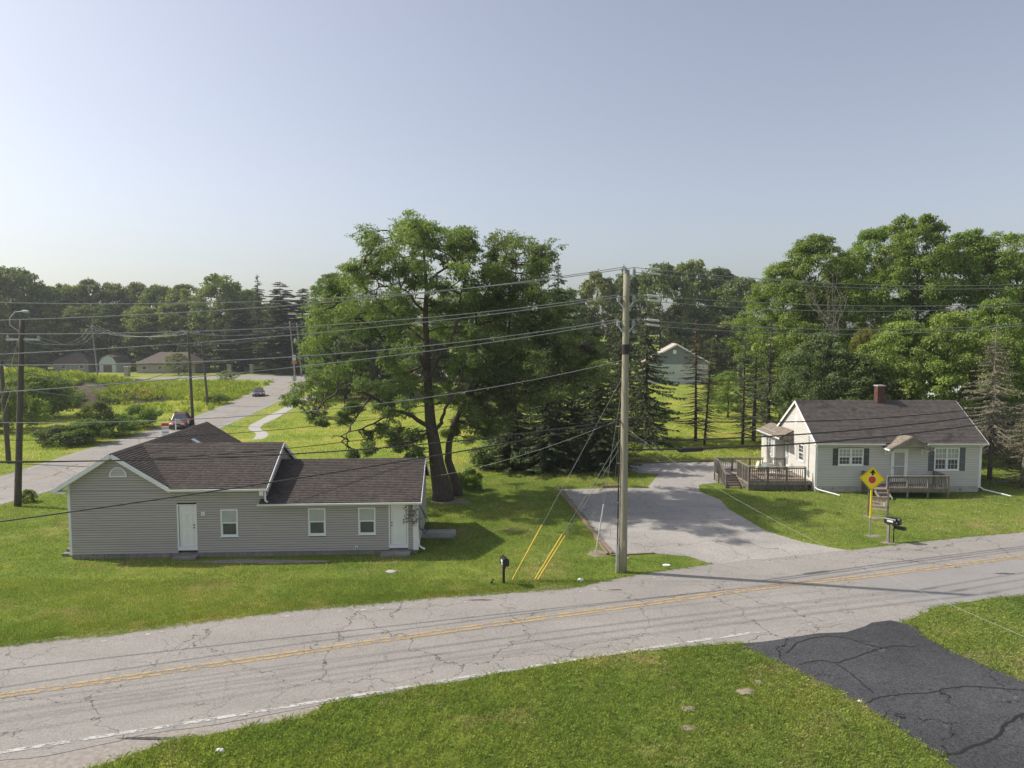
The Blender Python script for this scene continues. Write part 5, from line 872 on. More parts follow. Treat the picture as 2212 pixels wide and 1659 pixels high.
for (x0, z0), (x1, z1) in (((2.75, 2.75), (1.65, 4.27)), ((1.65, 4.27), (0, 4.9)), ((0, 4.9), (-1.65, 4.27)), ((-1.65, 4.27), (-2.75, 2.75))): ro.hexa([(x0, -3.15, z0), (x1, -3.15, z1), (x1, 3.15, z1), (x0, 3.15, z0), (x0, -3.15, z0 + .12), (x1, -3.15, z1 + .12), (x1, 3.15, z1 + .12), (x0, 3.15, z0 + .12)])
ro.build('roof', M['far_roof'], SHD); MB().box(-1.3, -3.06, 0, 1.3, -3.0, 2.1).build('door', M['far_roof'], SHD)
q = A(362, 805, 195); H2 = gable_house('far_house', 'long low pale-walled house with brown hip roof behind a small tree', 'house', (q.x - .5, 200, 0), R(-3), 16.5, 9, 2.6, 5.6, M['far_wall'], M['far_roof'], 4.8)
for x in (-6, -1.5, 4): far_window(H2, x, -4.5, .9, 1.4, 1.2)
for k, (px, py, lb) in enumerate(((275, 812, 'stone gate pillar in front of the far houses, leftmost'), (497, 806, 'stone gate pillar beside the far round bush'), (545, 806, 'stone gate pillar under the dark conifers'), (609, 806, 'stone gate pillar at the far junction'))):
    t = thing('gate_pillar', lb, 'pillar', (*G(px, py + 1), 0), 0, 'stone pillars along the cross road'); MB().box(-.55, -.55, 0, .55, .55, 2.3).build('shaft', M['stone'], t, bevel=.05); MB().box(-.68, -.68, 2.3, .68, .68, 2.55).build('cap', M['concrete'], t, bevel=.05)
q = G(2170, 800); GB = gable_house('far_house', 'brown roofed house glimpsed behind the right-hand spruce', 'house', (62, 92, 0), R(10), 12, 9, 3.2, 6.5, M['far_white'], M['far_roof'])

# ---------------------------------------------------------------- foliage kit
def leaf_cloud(rng, cen, rad, per, size, asp=.55, droop=.25, up=.45, shell=.35):
    """kite-shaped leaves through ellipsoid clumps; cen (K,3), rad (K,3)"""
    idx = np.repeat(np.arange(len(cen)), per); n = len(idx); u = rng.normal(size=(n, 3)); u /= np.linalg.norm(u, axis=1)[:, None]
    low = u[:, 2] < -.25; u[low, 2] *= -rng.choice([1, 1, -1], size=low.sum()); rr = shell + (1 - shell) * rng.random(n) ** .7; rr *= 1 + np.where(rng.random(n) < .12, .35 * rng.random(n), 0)
    p = cen[idx] + u * rad[idx] * rr[:, None]
    nrm = u * .7 + np.array([0, 0, up]) + rng.normal(size=(n, 3)) * .45; nrm /= np.linalg.norm(nrm, axis=1)[:, None]
    a = rng.normal(size=(n, 3)) + u * .5; a[:, 2] -= droop * 2; a -= nrm * (a * nrm).sum(1)[:, None]; a /= np.linalg.norm(a, axis=1)[:, None]; b = np.cross(nrm, a)
    l = size * (.6 + .8 * rng.random(n))[:, None]; wv = l * asp * .5
    fold = nrm * l * .08
    V = np.stack([p, p + a * l * .45 + b * wv + fold, p + a * l, p + a * l * .45 - b * wv + fold], 1).reshape(-1, 3); F_ = np.arange(4 * n).reshape(-1, 4); return V, F_
def limb(mb, a, b, r0, r1, rng, n=5, wob=.08, rise=.0, sides=6):
    a, b = Vector(a), Vector(b); L_ = (b - a).length; pts = []
    for i in range(n + 1):
        t = i / n; p = a.lerp(b, t); k = math.sin(math.pi * t); p += Vector((rng.normal() * wob * L_ * k * .5, rng.normal() * wob * L_ * k * .5, rise * L_ * k)); pts.append(p)
    mb.tube(pts, [r0 + (r1 - r0) * (i / n) for i in range(n + 1)], sides); return pts
def broadleaf(seed, H=20., Rr=6., zb=3., K=120, per=330, size=.24, leaf='leaf_maple', bark='bark', clump=(.15, .25), env=.62, asp=.6, trunk_r=.35):
    rng = np.random.default_rng(seed); cen = []; rad = []; ph = rng.random(4) * 6.28
    while len(cen) < K:
        h = rng.random() ** .8; az = rng.random() * 6.283; e = Rr * max(.05, math.sin(math.pi * (.14 + .84 * h))) ** env * (1 + .22 * math.sin(2 * az + ph[0] + 4 * h) + .16 * math.sin(4 * az + ph[1] - 6 * h) + .13 * math.sin(11 * h + ph[2] + az))
        q = (.35 + .65 * rng.random() ** .45) * e; rc = Rr * rng.uniform(*clump); cen.append((math.cos(az) * q, math.sin(az) * q, zb + rc * .5 + h * (H - zb - rc * 1.2))); rad.append((rc * rng.uniform(.8, 1.5), rc * rng.uniform(.8, 1.5), rc * rng.uniform(.45, .8)))
    cen, rad = np.array(cen), np.array(rad); V, Fq = leaf_cloud(rng, cen, rad, per, size, asp)
    crown = npmesh('crown', V, Fq, M[leaf]); mb = MB(); top = H * .8; n = 7; tp = [Vector((rng.normal() * .12 * i / n * Rr * .3, rng.normal() * .12 * i / n * Rr * .3, top * i / n - (.2 if i == 0 else 0))) for i in range(n + 1)]; mb.tube(tp, [trunk_r * (1.35 if i == 0 else 1) * (1 - .8 * i / n) for i in range(n + 1)], 9)
    for k in range(16):
        c_ = cen[rng.integers(len(cen))]; t = max(.12, min(.9, (c_[2] - .35 * math.hypot(c_[0], c_[1])) / top)); i = t * n; s_ = tp[int(i)].lerp(tp[min(n, int(i) + 1)], i % 1); pts = limb(mb, s_, c_, trunk_r * .42 * (1 - .6 * t), .03, rng, 5, .1, .06)
        for _ in range(4): d_ = cen[np.argmin(((cen - np.array(pts[3])) ** 2).sum(1) + rng.random(len(cen)) * 6)]; limb(mb, pts[3], d_, .05, .015, rng, 3, .1, .03, 5)
    tm = mb.mesh('trunk', True); tm.materials.append(M[bark]); return tm, crown, H, Rr
def conifer(seed, H=16., Lm=3.4, z0=.8, leaf='needle', bark='bark_dark', dens=1., droop=.35, hang=.6, step=.34, bare=0., spray=.34, r=.2, nb=7, twig=True, power=.85, keep=None):
    rng = np.random.default_rng(seed); mb = MB(); tip = Vector((rng.normal() * .15, rng.normal() * .15, H)); n = 8; mb.tube([tip * (i / n) - Vector((0, 0, .2 if i == 0 else 0)) for i in range(n + 1)], [r * (1 - .93 * i / n) + .012 for i in range(n + 1)], 8)
    P, D_, S_ = [], [], []; z = z0
    while z < H - .15:
        h = (z - z0) / (H - z0); L0 = Lm * (1 - h) ** power * (.75 + .35 * rng.random()) + .12
        for k in range(nb if h < .85 else 4):
            az = rng.random() * 6.283; L_ = L0 * rng.uniform(.5, 1.15); s_ = tip * (min(H, z + rng.uniform(-.5, .5) * step) / H); dr = droop * (1 - h * .8) * rng.uniform(.6, 1.5); m_ = 5; pts = []
            for i in range(m_ + 1): t = i / m_; pts.append(s_ + Vector((math.cos(az) * L_ * t, math.sin(az) * L_ * t, L_ * (.12 * h - dr * t + dr * .45 * t * t * t) + rng.normal() * .02)))
            if twig: mb.tube(pts, [max(.006, .035 * (1 - t / m_) * (L_ / Lm + .3)) for t in range(m_ + 1)], 4, False)
            if keep and not keep(h, rng): 
                for i in range(2, m_): q = pts[i]; a2 = az + rng.choice((-.8, .8)); mb.tube([q, q + Vector((math.cos(a2), math.sin(a2), -.25)) * L_ * .22], [.01, .004], 3, False)
                continue
            ns = int(L_ / .085 * dens * 2.6) + 3
            for i in range(ns):
                t = bare + (1 - bare) * (rng.random() ** .8); j = min(m_ - 1, int(t * m_)); q = pts[j].lerp(pts[j + 1], t * m_ - j); sd = rng.choice((-1, 1)) * rng.uniform(.5, 1.3); P.append(q); D_.append((math.cos(az + sd), math.sin(az + sd), -hang * rng.uniform(.3, 1.6))); S_.append(spray * .72 * rng.uniform(.5, 1.35) * (.6 + .4 * L_ / Lm))
        z += step * rng.uniform(.8, 1.2)
    tm = mb.mesh('trunk', True); tm.materials.append(M[bark])
    P, D_, S_ = np.array(P), np.array(D_), np.array(S_)[:, None]; D_ /= np.linalg.norm(D_, axis=1)[:, None]; up = rng.normal(size=P.shape) * .6 + np.array([0, 0, 1.]); b = np.cross(D_, up); b /= np.linalg.norm(b, axis=1)[:, None]
    V = np.stack([P, P + D_ * S_ * .4 + b * S_ * .13, P + D_ * S_, P + D_ * S_ * .4 - b * S_ * .13], 1).reshape(-1, 3); return tm, npmesh('crown', V, np.arange(len(V)).reshape(-1, 4), M[leaf]), H, Lm
def plant_tree(name, label, cat, var, loc, H, Rr, rz, group, crown_mat=None):
    tm, cm, h0, r0 = var; t = thing(name, label, cat, loc, rz, group); t.scale = (Rr / r0, Rr / r0, H / h0); link('trunk', tm, t); c_ = link('crown', cm, t)
    if crown_mat: c_.material_slots[0].link = 'OBJECT'; c_.material_slots[0].material = M[crown_mat]
    return t
def at_px(px, d): return (px - 1106) / FPX * d
def top_z(ty, d): return A(1106, ty, d).z

# ---------------------------------------------------------------- the two honey locusts
def inside(P, poly):
    x, y = P[:, 0], P[:, 1]; c_ = np.zeros(len(P), bool); n = len(poly); j = n - 1
    for i in range(n):
        xi, yi = poly[i]; xj, yj = poly[j]
        if yi != yj: k = ((yi > y) != (yj > y)) & (x < (xj - xi) * (y - yi) / (yj - yi) + xi); c_ ^= k
        j = i
    return c_

def z2(x, y): return (850 + x / 2.0733) * .72, (600 + y / 2.0733) * .72
def locust(name, label, base, trunk, limbs, blobs, seed, d0, r0, hull=(), fill=0):
    rng = np.random.default_rng(seed); hp_ = np.array(hull or [(0, 0)], float); blobs = list(blobs)
    while fill > 0:
        q = rng.uniform(hp_.min(0), hp_.max(0))
        if inside(q[None], hp_)[0]: blobs.append((q[0], q[1], rng.uniform(45, 72))); fill -= 1
    t = thing(name, label, 'tree', (base[0], base[1], 0), 0, 'honey locust trees'); B = Vector((base[0], base[1], 0)); mb = MB(); nodes = []
    def W3(x, y, dy): px, py = z2(x, y); return A(px, py, d0 + dy) - B
    tp = [Vector((0, 0, -.2)), Vector((0, 0, .5))] + [W3(x, y, dy) for x, y, dy in trunk]; k = len(tp); mb.tube(tp, [r0 * 1.3, r0 * 1.08] + [r0 * (1 - .95 * ((i + 1) / (k - 2)) ** .62) for i in range(k - 2)], 12)
    for i in range(2, k): nodes += [tp[i - 1].lerp(tp[i], f) for f in (.3, .6, 1.)]
    for ra, rb, pts in limbs:
        P = [W3(*p) for p in pts]; S2 = []
        for i in range(len(P) - 1):
            a, b, c_, d = P[max(i - 1, 0)], P[i], P[i + 1], P[min(i + 2, len(P) - 1)]
            for j in range(4): u = j / 4; S2.append(.5 * ((2 * b) + (c_ - a) * u + (2 * a - 5 * b + 4 * c_ - d) * u * u + (3 * b - a - 3 * c_ + d) * u ** 3) + Vector(rng.normal(size=3) * .05))
        S2.append(P[-1]); n = len(S2); mb.tube(S2, [(ra + (rb - ra) * (i / (n - 1)) ** .7) * .8 for i in range(n)], 8); nodes += S2[n // 3:]
    cen, rad = [], []; N = np.array([tuple(p) for p in nodes])
    for x, y, r in blobs:
        y = y + max(0, (260 - y)) * .3
        R3 = r / 2.0733 * .72 / FPX * d0
        for c2 in range(3):
            dy = rng.normal() * (2.2 if c2 else 1.3); c0 = np.array(W3(x + (rng.normal() * r * .4 * c2 if c2 else 0), y + (rng.normal() * r * .4 * c2 if c2 else 0), dy)); j = np.argmin(((N - c0) ** 2).sum(1)); pts = limb(mb, Vector(N[j]), Vector(c0), .05, .014, rng, 5, .16, .05, 5)
            for q in range(14):
                u = rng.normal(size=3); u /= np.linalg.norm(u); cc = c0 + u * R3 * np.array([1.05, 1.05, .85]) * rng.uniform(.3, 1.); cen.append(cc); rc = R3 * rng.uniform(.28, .48); rad.append((rc * 1.25, rc * 1.25, rc * .45))
                if q < 4: limb(mb, pts[3], Vector(cc), .016, .007, rng, 3, .15, .05, 4)
    V, Fq = leaf_cloud(rng, np.array(cen), np.array(rad), 30, .195, .36, .5, .3, .1); mb2 = mb.mesh('trunk', True); mb2.materials.append(M['bark_dark']); link('trunk', mb2, t); link('crown', npmesh('crown', V, Fq, M['leaf_locust']), t); return t
b1 = G(956, 1079); 
locust('locust_tree', 'tall spreading locust tree with dark trunk beyond the grey house end', b1, [(955, 1640, 0), (940, 1520, 0), (915, 1380, 0), (903, 1220, .1), (893, 1050, .2), (888, 880, .1), (883, 700, 0), (893, 560, -.1), (880, 420, -.2), (872, 300, -.1), (850, 190, 0)],
  [(.2, .05, [(915, 1420, 0), (800, 1345, -.8), (690, 1310, -1.2), (560, 1232, -1.6), (450, 1180, -1.8), (340, 1188, -2.2), (240, 1270, -2.2), (150, 1330, -2.4)]), (.10, .03, [(540, 1225, -1.6), (440, 1380, -2.2), (390, 1475, -2.6)]), (.10, .03, [(690, 1310, -1.2), (560, 1390, -1.8), (420, 1440, -2.2), (300, 1480, -2.6)]),
   (.2, .05, [(893, 1050, 0), (830, 955, -1), (740, 915, -1.5), (650, 915, -1.8), (590, 830, -1.4), (480, 745, -1), (330, 660, -.6)]), (.14, .04, [(888, 900, 0), (780, 790, 1.5), (660, 690, 2.2), (520, 560, 2.4), (430, 450, 2.2)]), (.13, .04, [(884, 690, 0), (820, 645, -1), (760, 560, -1.6), (650, 545, -1.8), (560, 480, -1.4), (500, 390, -1.2)]), (.13, .04, [(893, 560, -.1), (780, 420, .6), (700, 300, 1.), (650, 190, 1.2)]), (.15, .04, [(895, 540, -.1), (960, 460, -.8), (1080, 380, -1.2), (1150, 260, -1.2)]),
   (.18, .05, [(900, 1120, 0), (980, 960, -1), (1040, 890, -1.4), (1090, 740, -1.6), (1100, 620, -1.4), (1130, 480, -1.2)]), (.2, .06, [(920, 1460, 0), (980, 1390, -.8), (1010, 1300, -1.4), (1080, 1180, -1.6), (1120, 1050, -1.6)]), (.12, .04, [(910, 1440, 0), (820, 1500, -1.4), (700, 1520, -2.2), (560, 1560, -2.8)]), (.1, .03, [(893, 1020, 0), (760, 1080, 1.6), (600, 1130, 2.4), (420, 1070, 2.6), (250, 1100, 2.6)])],
  [(720, 140, 90), (850, 130, 95), (930, 150, 60), (700, 250, 90), (820, 265, 95), (560, 270, 80), (500, 380, 80), (620, 345, 80), (440, 425, 55), (760, 380, 85), (910, 300, 70), (1050, 235, 80), (1150, 230, 70), (1100, 320, 85), (1180, 290, 50), (990, 370, 75), (1080, 430, 70), (600, 470, 80), (480, 520, 90), (360, 560, 85), (300, 640, 100), (220, 720, 80), (420, 660, 95), (560, 620, 85), (680, 600, 70), (800, 520, 50), (330, 760, 95), (220, 850, 75), (480, 780, 75), (640, 730, 75), (770, 700, 60), (1000, 560, 70), (1130, 520, 80), (700, 840, 50), (450, 1030, 60), (330, 1060, 75), (240, 1100, 70), (130, 1150, 70), (60, 1220, 50), (480, 1120, 75), (600, 1180, 70), (700, 1080, 85), (800, 1150, 65), (640, 1280, 55), (180, 1350, 40), (250, 1390, 28), (380, 1330, 48), (450, 1280, 50), (760, 1300, 65), (700, 1430, 65), (600, 1440, 48), (800, 1480, 65), (720, 1530, 60), (540, 1560, 45), (440, 1580, 30), (820, 1580, 40), (1000, 800, 95), (1100, 900, 100), (1050, 1050, 90), (1000, 1200, 80), (1100, 1250, 85), (960, 680, 70), (1080, 700, 90), (1150, 800, 80)], 11, b1[1], .62, [(640, 120), (960, 120), (1200, 210), (1200, 300), (1130, 560), (1180, 900), (1130, 1300), (980, 1330), (820, 1480), (560, 1480), (330, 1300), (120, 1220), (230, 900), (190, 740), (400, 450), (520, 250)], 14)
b2 = G(988, 1070)
locust('locust_tree', 'second locust tree leaning right behind the tall one', b2, [(1025, 1620, 0), (1030, 1520, 0), (1055, 1410, .2), (1110, 1290, .4), (1200, 1150, .6), (1310, 1010, .7), (1400, 860, .6), (1410, 700, .4), (1440, 540, .2), (1450, 400, 0), (1440, 300, 0)],
  [(.16, .05, [(1130, 1250, 0), (1190, 1080, -1), (1200, 880, -1.4), (1210, 690, -1.4), (1280, 540, -1.2), (1340, 420, -1)]), (.16, .05, [(1300, 1060, 0), (1450, 980, -1.2), (1620, 930, -2), (1760, 900, -2.4), (1900, 900, -2.6)]), (.14, .04, [(1390, 880, .5), (1500, 760, 1.4), (1560, 620, 1.6), (1600, 460, 1.4)]), (.14, .04, [(1230, 1110, .3), (1420, 1120, -1.8), (1600, 1110, -2.4), (1800, 1090, -2.8)])],
  [(1350, 280, 80), (1450, 270, 90), (1560, 310, 80), (1620, 370, 55), (1300, 340, 50), (1400, 380, 80), (1530, 420, 90), (1620, 470, 70), (1290, 430, 60), (1250, 520, 75), (1380, 500, 80), (1480, 560, 90), (1300, 620, 90), (1200, 650, 75), (1400, 650, 95), (1530, 620, 80), (1250, 760, 95), (1380, 780, 95), (1500, 760, 90), (1620, 800, 90), (1720, 830, 80), (1850, 850, 70), (1920, 900, 50), (1600, 900, 95), (1450, 900, 100), (1300, 920, 95), (1750, 950, 95), (1870, 980, 70), (1550, 1030, 100), (1400, 1060, 105), (1680, 1080, 95), (1820, 1090, 80), (1950, 1080, 65), (1260, 1080, 90), (1500, 1180, 85), (1650, 1200, 75), (1350, 1200, 85), (1250, 1330, 65), (1380, 1330, 65), (1100, 1370, 55), (1190, 1410, 60), (1060, 1450, 45), (1270, 1450, 60), (1340, 1420, 65), (1150, 1300, 70)], 12, b2[1], .32, [(1320, 250), (1480, 240), (1640, 380), (1660, 500), (1940, 900), (1960, 1100), (1650, 1250), (1250, 1330), (1180, 1100), (1180, 600), (1270, 400)], 34)

# ---------------------------------------------------------------- other trees
MAP = [broadleaf(21 + i, 20, 6, 1.5, 320, 215, .205, 'leaf_maple', clump=(.075, .165), env=e_) for i, e_ in enumerate((.55, .7, .45))]
MID = [broadleaf(31 + i, 12, 5, .8, 200, 165, .21, 'leaf_dark', clump=(.09, .19), trunk_r=.2) for i in range(2)]
FAR = [broadleaf(41 + i, 20, 7, .6, 190, 75, .55, 'leaf_far', clump=(.09, .2), env=e_) for i, e_ in enumerate((.5, .65, .4, .55))]
SPR = conifer(51, 17, 3.6, .6, 'needle', dens=1.3, droop=.45, hang=1.1, spray=.5, nb=8); SPR2 = conifer(52, 17, 4.4, .5, 'needle', dens=1.2, droop=.5, hang=1.3, spray=.5, nb=7, power=.7)
BLU = conifer(53, 12, 2.2, 1.5, 'needle_blue', dens=1., droop=.3, hang=.3, keep=lambda h, r: h > .25 or r.random() < .35, nb=7)
THIN = conifer(54, 12, 1.9, 1.4, 'needle_brown', dens=1.3, droop=.25, hang=.5, keep=lambda h, r: h > .42 and r.random() < .95, nb=8, r=.12, bark='bark_dark'); THIN2 = conifer(55, 10, 1.7, 1.2, 'needle_brown', dens=1., droop=.2, hang=.4, keep=lambda h, r: h > .5 and r.random() < .8, nb=8, r=.10, bark='bark_dark')
THIN3 = conifer(56, 11, 1.6, 1.2, 'needle_blue', dens=1.2, droop=.25, hang=.4, keep=lambda h, r: h > .42 and r.random() < .95, nb=8, r=.11, bark='bark_dark')
GREY = conifer(57, 12, 3.2, 2.2, 'needle_grey', dens=.9, droop=.42, hang=.7, keep=lambda h, r: .1 < h < .8 and r.random() < .8, nb=11, step=.3, r=.17, bark='bark_grey'); GREY2 = conifer(58, 9, 3.2, .8, 'needle_grey', dens=1., droop=.35, hang=.8, nb=8, bark='bark_grey')
PINE = conifer(59, 22, 5., 1.5, 'needle_pine', dens=2.2, droop=.15, hang=.3, step=.5, spray=1.1, nb=8, power=.6)
def T(name, label, var, px, d, ty, Rr, rz=0, group=None, mat=None, dy=0): return plant_tree(name, label, 'tree', var, (at_px(px, d), d, 0), top_z(ty, d), Rr, rz, group, mat)
g = 'big trees behind the white house'
for i, (px, d, ty, Rr, v, lb) in enumerate(((1690, 74, 560, 4.2, 0, 'rounded leafy tree at the left end of the mass behind the white house'), (1752, 72, 503, 5.2, 1, 'full domed tree above the left gable of the white house'), (1900, 76, 486, 5.6, 2, 'tall ragged tree left of centre behind the chimney'), (1975, 72, 462, 5.4, 0, 'tallest ragged tree right of the red chimney'), (2085, 74, 494, 5.8, 1, 'broad tree behind the right end of the white house'), (2190, 76, 497, 6.0, 2, 'tall tree at the right edge of the picture'), (2330, 78, 500, 6.5, 0, 'tree just past the right edge behind the spruces'), (1820, 84, 545, 5.5, 1, 'thinner tree in the gap left of the chimney'))): T('broadleaf_tree', lb, MAP[v], px, d, ty, Rr, i * 1.3, g)
g = 'lower trees close behind the white house'
for i, (px, d, ty, Rr, v, lb, m_) in enumerate(((1840, 61, 760, 3.6, 0, 'low dark green tree just left of the red chimney', None), (1775, 62, 715, 3.4, 1, 'pale silvery tree above the left roof slope', 'leaf_silver'), (1950, 62, 690, 4.4, 0, 'bushy light green tree right behind the chimney', 'leaf_maple'), (2050, 61, 670, 4.4, 1, 'light green tree overhanging the right roof end', 'leaf_maple'), (1870, 66, 705, 2.2, 1, 'small yellowing tree above the chimney', 'leaf_yellow'), (1725, 70, 690, 3.2, 0, 'bushy tree behind the thin conifers', 'leaf_maple'), (1575, 92, 800, 3.0, 1, 'low bush at the back of the lawn near the blue-grey garage', 'leaf_maple'), (2150, 64, 640, 4.2, 0, 'leafy tree behind the grey spruce', 'leaf_maple'))): T('broadleaf_tree', lb, MID[v], px, d, ty, Rr, i * 1.1, g, m_)
sn = thing('dead_tree', 'bare grey dead tree fanning out among the leaves behind the white house', 'tree', (at_px(1800, 66), 66, 0)); rng = np.random.default_rng(77); mb = MB(); c0 = A(1803, 725, 66) - sn.location; limb(mb, (0, 0, -.2), c0, .16, .08, rng, 6, .03)
for k in range(13):
    e_ = A(rng.uniform(1720, 1850), rng.uniform(560, 640), 66 + rng.normal() * 1.5) - sn.location; P = limb(mb, c0, e_, .04, .008, rng, 6, .06, -.02, 5)
    for j in (2, 3, 4, 5): limb(mb, P[j], P[j] + Vector((rng.normal() * .8, rng.normal() * .6, rng.uniform(.4, 1.4))), .018, .005, rng, 3, .08, 0, 4)
o = mb.build('trunk', M['bark_grey'], sn)
g = 'dark spruces behind the locusts'
for i, (px, d, ty, Rr, v, lb) in enumerate(((1207, 60, 562, 4.2, SPR, 'dark spruce whose tip shows right of the locust crowns'), (1110, 62, 690, 4.2, SPR2, 'dark drooping spruce in the shade behind the locust trunk'), (1275, 63, 660, 4.4, SPR2, 'dark drooping spruce left of the pale pole'), (1347, 74, 570, 3.6, SPR, 'tall narrow spruce directly behind the pale pole'), (1396, 70, 655, 4.3, SPR2, 'dark drooping spruce right of the pale pole'), (1180, 56, 800, 3.4, SPR2, 'low dense spruce under the leaning locust'), (1292, 56, 800, 3.2, SPR, 'low dense spruce just left of the pale pole'), (1100, 57, 835, 2.8, SPR, 'low dense spruce beside the locust trunk'))): T('spruce_tree', lb, v, px, d, ty, Rr, i * 2.1, g)
g = 'conifers on the lawn left of the white house'
for i, (px, by, ty, Rr, v, lb) in enumerate(((1506, 953, 690, 2.4, THIN, 'thin browned conifer with bare lower trunk, left of three'), (1525, 962, 752, 2.0, THIN2, 'shorter browned conifer with bare trunk, middle of three'), (1608, 960, 728, 2.0, THIN3, 'thin bluish conifer with bare lower trunk, right of three'))): d = G(px, by)[1]; T('thin_conifer', lb, v, px, d, ty, Rr, i, g)
T('blue_spruce', 'dense blue-green spruce left of the white house gable', BLU, 1662, 66, 716, 2.6, 0, g); T('blue_spruce', 'second blue-green spruce just behind the first', BLU, 1632, 72, 740, 2.3, 2, g)
d = G(2143, 1036)[1]; T('grey_spruce', 'half-dead grey spruce with bare tip at the right end of the white house', GREY, 2150, d, 700, 3.1, 0, 'grey spruces at the right'); T('grey_spruce', 'drooping grey spruce cut by the right edge', GREY2, 2225, 50, 850, 3.0, 1, 'grey spruces at the right'); T('grey_spruce', 'taller grey-green spruce at the far right edge', GREY2, 2245, 58, 790, 3.4, 3, 'grey spruces at the right', 'needle')
# tree line on the left and behind the far houses
g = 'trees of the left tree line'
TL = [(-30, 205, 560, 9, 1, 'big tree at the left edge of the far tree line'), (35, 210, 574, 9, 0, 'second crown from the left in the far tree line'), (98, 215, 616, 8, 2, 'third crown from the left in the far tree line, lower than its neighbours'), (150, 218, 612, 7, 3, 'fourth crown from the left in the far tree line'), (198, 222, 602, 6.5, 1, 'narrow crown above the small white shed'), (250, 225, 609, 7, 0, 'crown just right of the shed in the far tree line'), (300, 225, 608, 7, 3, 'crown above the left end of the long far house'), (350, 222, 616, 7.5, 2, 'crown above the middle of the long far house'), (405, 220, 613, 8, 1, 'crown above the right end of the long far house'), (478, 210, 591, 9, 0, 'largest dark domed crown in the far tree line'), (525, 222, 622, 8, 2, 'crown between the large dome and the pointed conifer')]
for i, (px, d, ty, Rr, v, lb) in enumerate(TL): T('far_tree', lb, FAR[v], px, d, ty, Rr, i * 1.7, g)
g = 'second row of the left tree line'
for i, (px, ty) in enumerate(((0, 640), (62, 645), (125, 650), (180, 660), (240, 655), (310, 660), (385, 652), (445, 660), (520, 668), (585, 655))): T('far_tree', ['farthest left', 'second', 'third', 'fourth', 'fifth', 'sixth', 'seventh', 'eighth', 'ninth', 'farthest right'][i] + (' from the left' if 0 < i < 9 else '') + ' lower crown in front of the far tree line', FAR[(i * 3 + 1) % 4], px, 212, ty, 7.5, i * 2.3 + 1, g, 'leaf_dark' if i % 3 == 1 else None)
T('conifer_tree', 'pointed dark conifer rising out of the far tree line', SPR, 562, 200, 592, 6.5, 0, 'conifers at the far junction'); T('conifer_tree', 'broad pine at the far junction left of the locust', PINE, 612, 192, 608, 9, 1, 'conifers at the far junction'); T('conifer_tree', 'pale layered pine behind the transformer pole', PINE, 655, 196, 622, 9, 3, 'conifers at the far junction'); T('conifer_tree', 'dark pine left of the pointed conifer', PINE, 520, 202, 655, 9, 4, 'conifers at the far junction')
g = 'trees in front of the far houses'
for i, (px, d, ty, Rr, lb, m_) in enumerate(((330, 214, 688, 6.5, 'tall leafy tree over the far house roofs', 'leaf_far'), (385, 188, 762, 3.4, 'small tree hiding the front of the long far house', 'leaf_far'), (100, 214, 742, 7., 'low bushy tree left of the brown-roofed house', 'leaf_far'), (60, 200, 752, 5.5, 'scrubby low tree behind the earth mound', 'leaf_far'), (490, 160, 800, 2.2, 'round bush by the cross road', 'leaf_maple'))): T('small_tree', lb, MID[i % 2], px, d, ty, Rr, i, g, m_)
g = 'trees between junction and locust'
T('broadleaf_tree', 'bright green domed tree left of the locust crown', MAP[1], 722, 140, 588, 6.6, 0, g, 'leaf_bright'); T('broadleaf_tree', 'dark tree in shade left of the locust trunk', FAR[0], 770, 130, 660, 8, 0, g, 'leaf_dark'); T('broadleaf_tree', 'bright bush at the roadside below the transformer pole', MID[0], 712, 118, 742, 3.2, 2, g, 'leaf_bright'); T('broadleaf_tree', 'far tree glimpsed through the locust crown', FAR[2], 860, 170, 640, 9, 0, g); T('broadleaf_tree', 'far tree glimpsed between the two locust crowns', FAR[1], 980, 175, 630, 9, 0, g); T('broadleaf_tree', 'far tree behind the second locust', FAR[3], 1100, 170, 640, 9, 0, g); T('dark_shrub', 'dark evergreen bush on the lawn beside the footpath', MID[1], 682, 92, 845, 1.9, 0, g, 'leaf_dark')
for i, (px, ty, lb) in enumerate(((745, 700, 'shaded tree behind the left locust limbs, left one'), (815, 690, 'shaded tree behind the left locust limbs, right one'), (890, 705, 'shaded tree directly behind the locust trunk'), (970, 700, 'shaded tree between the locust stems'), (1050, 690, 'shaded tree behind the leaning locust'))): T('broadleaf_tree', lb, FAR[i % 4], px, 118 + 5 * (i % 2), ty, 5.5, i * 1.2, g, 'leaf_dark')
g = 'far trees behind the pale pole'
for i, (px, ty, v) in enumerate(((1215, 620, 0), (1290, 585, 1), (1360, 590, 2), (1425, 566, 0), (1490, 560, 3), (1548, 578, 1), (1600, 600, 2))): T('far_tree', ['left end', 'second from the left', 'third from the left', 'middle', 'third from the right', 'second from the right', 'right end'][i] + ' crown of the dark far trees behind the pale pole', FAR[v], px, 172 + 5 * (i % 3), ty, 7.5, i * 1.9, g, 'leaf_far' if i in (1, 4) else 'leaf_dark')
for i, (px, ty) in enumerate(((1250, 690), (1480, 655), (1560, 680))): T('far_tree', ['lower crown left of the pale pole among the far trees', 'leafy lower crown just behind the blue-grey garage', 'lower crown right of the blue-grey garage'][i], FAR[(i + 2) % 4], px, 168 + 4 * (i == 1), ty, 6, i + .5, g)
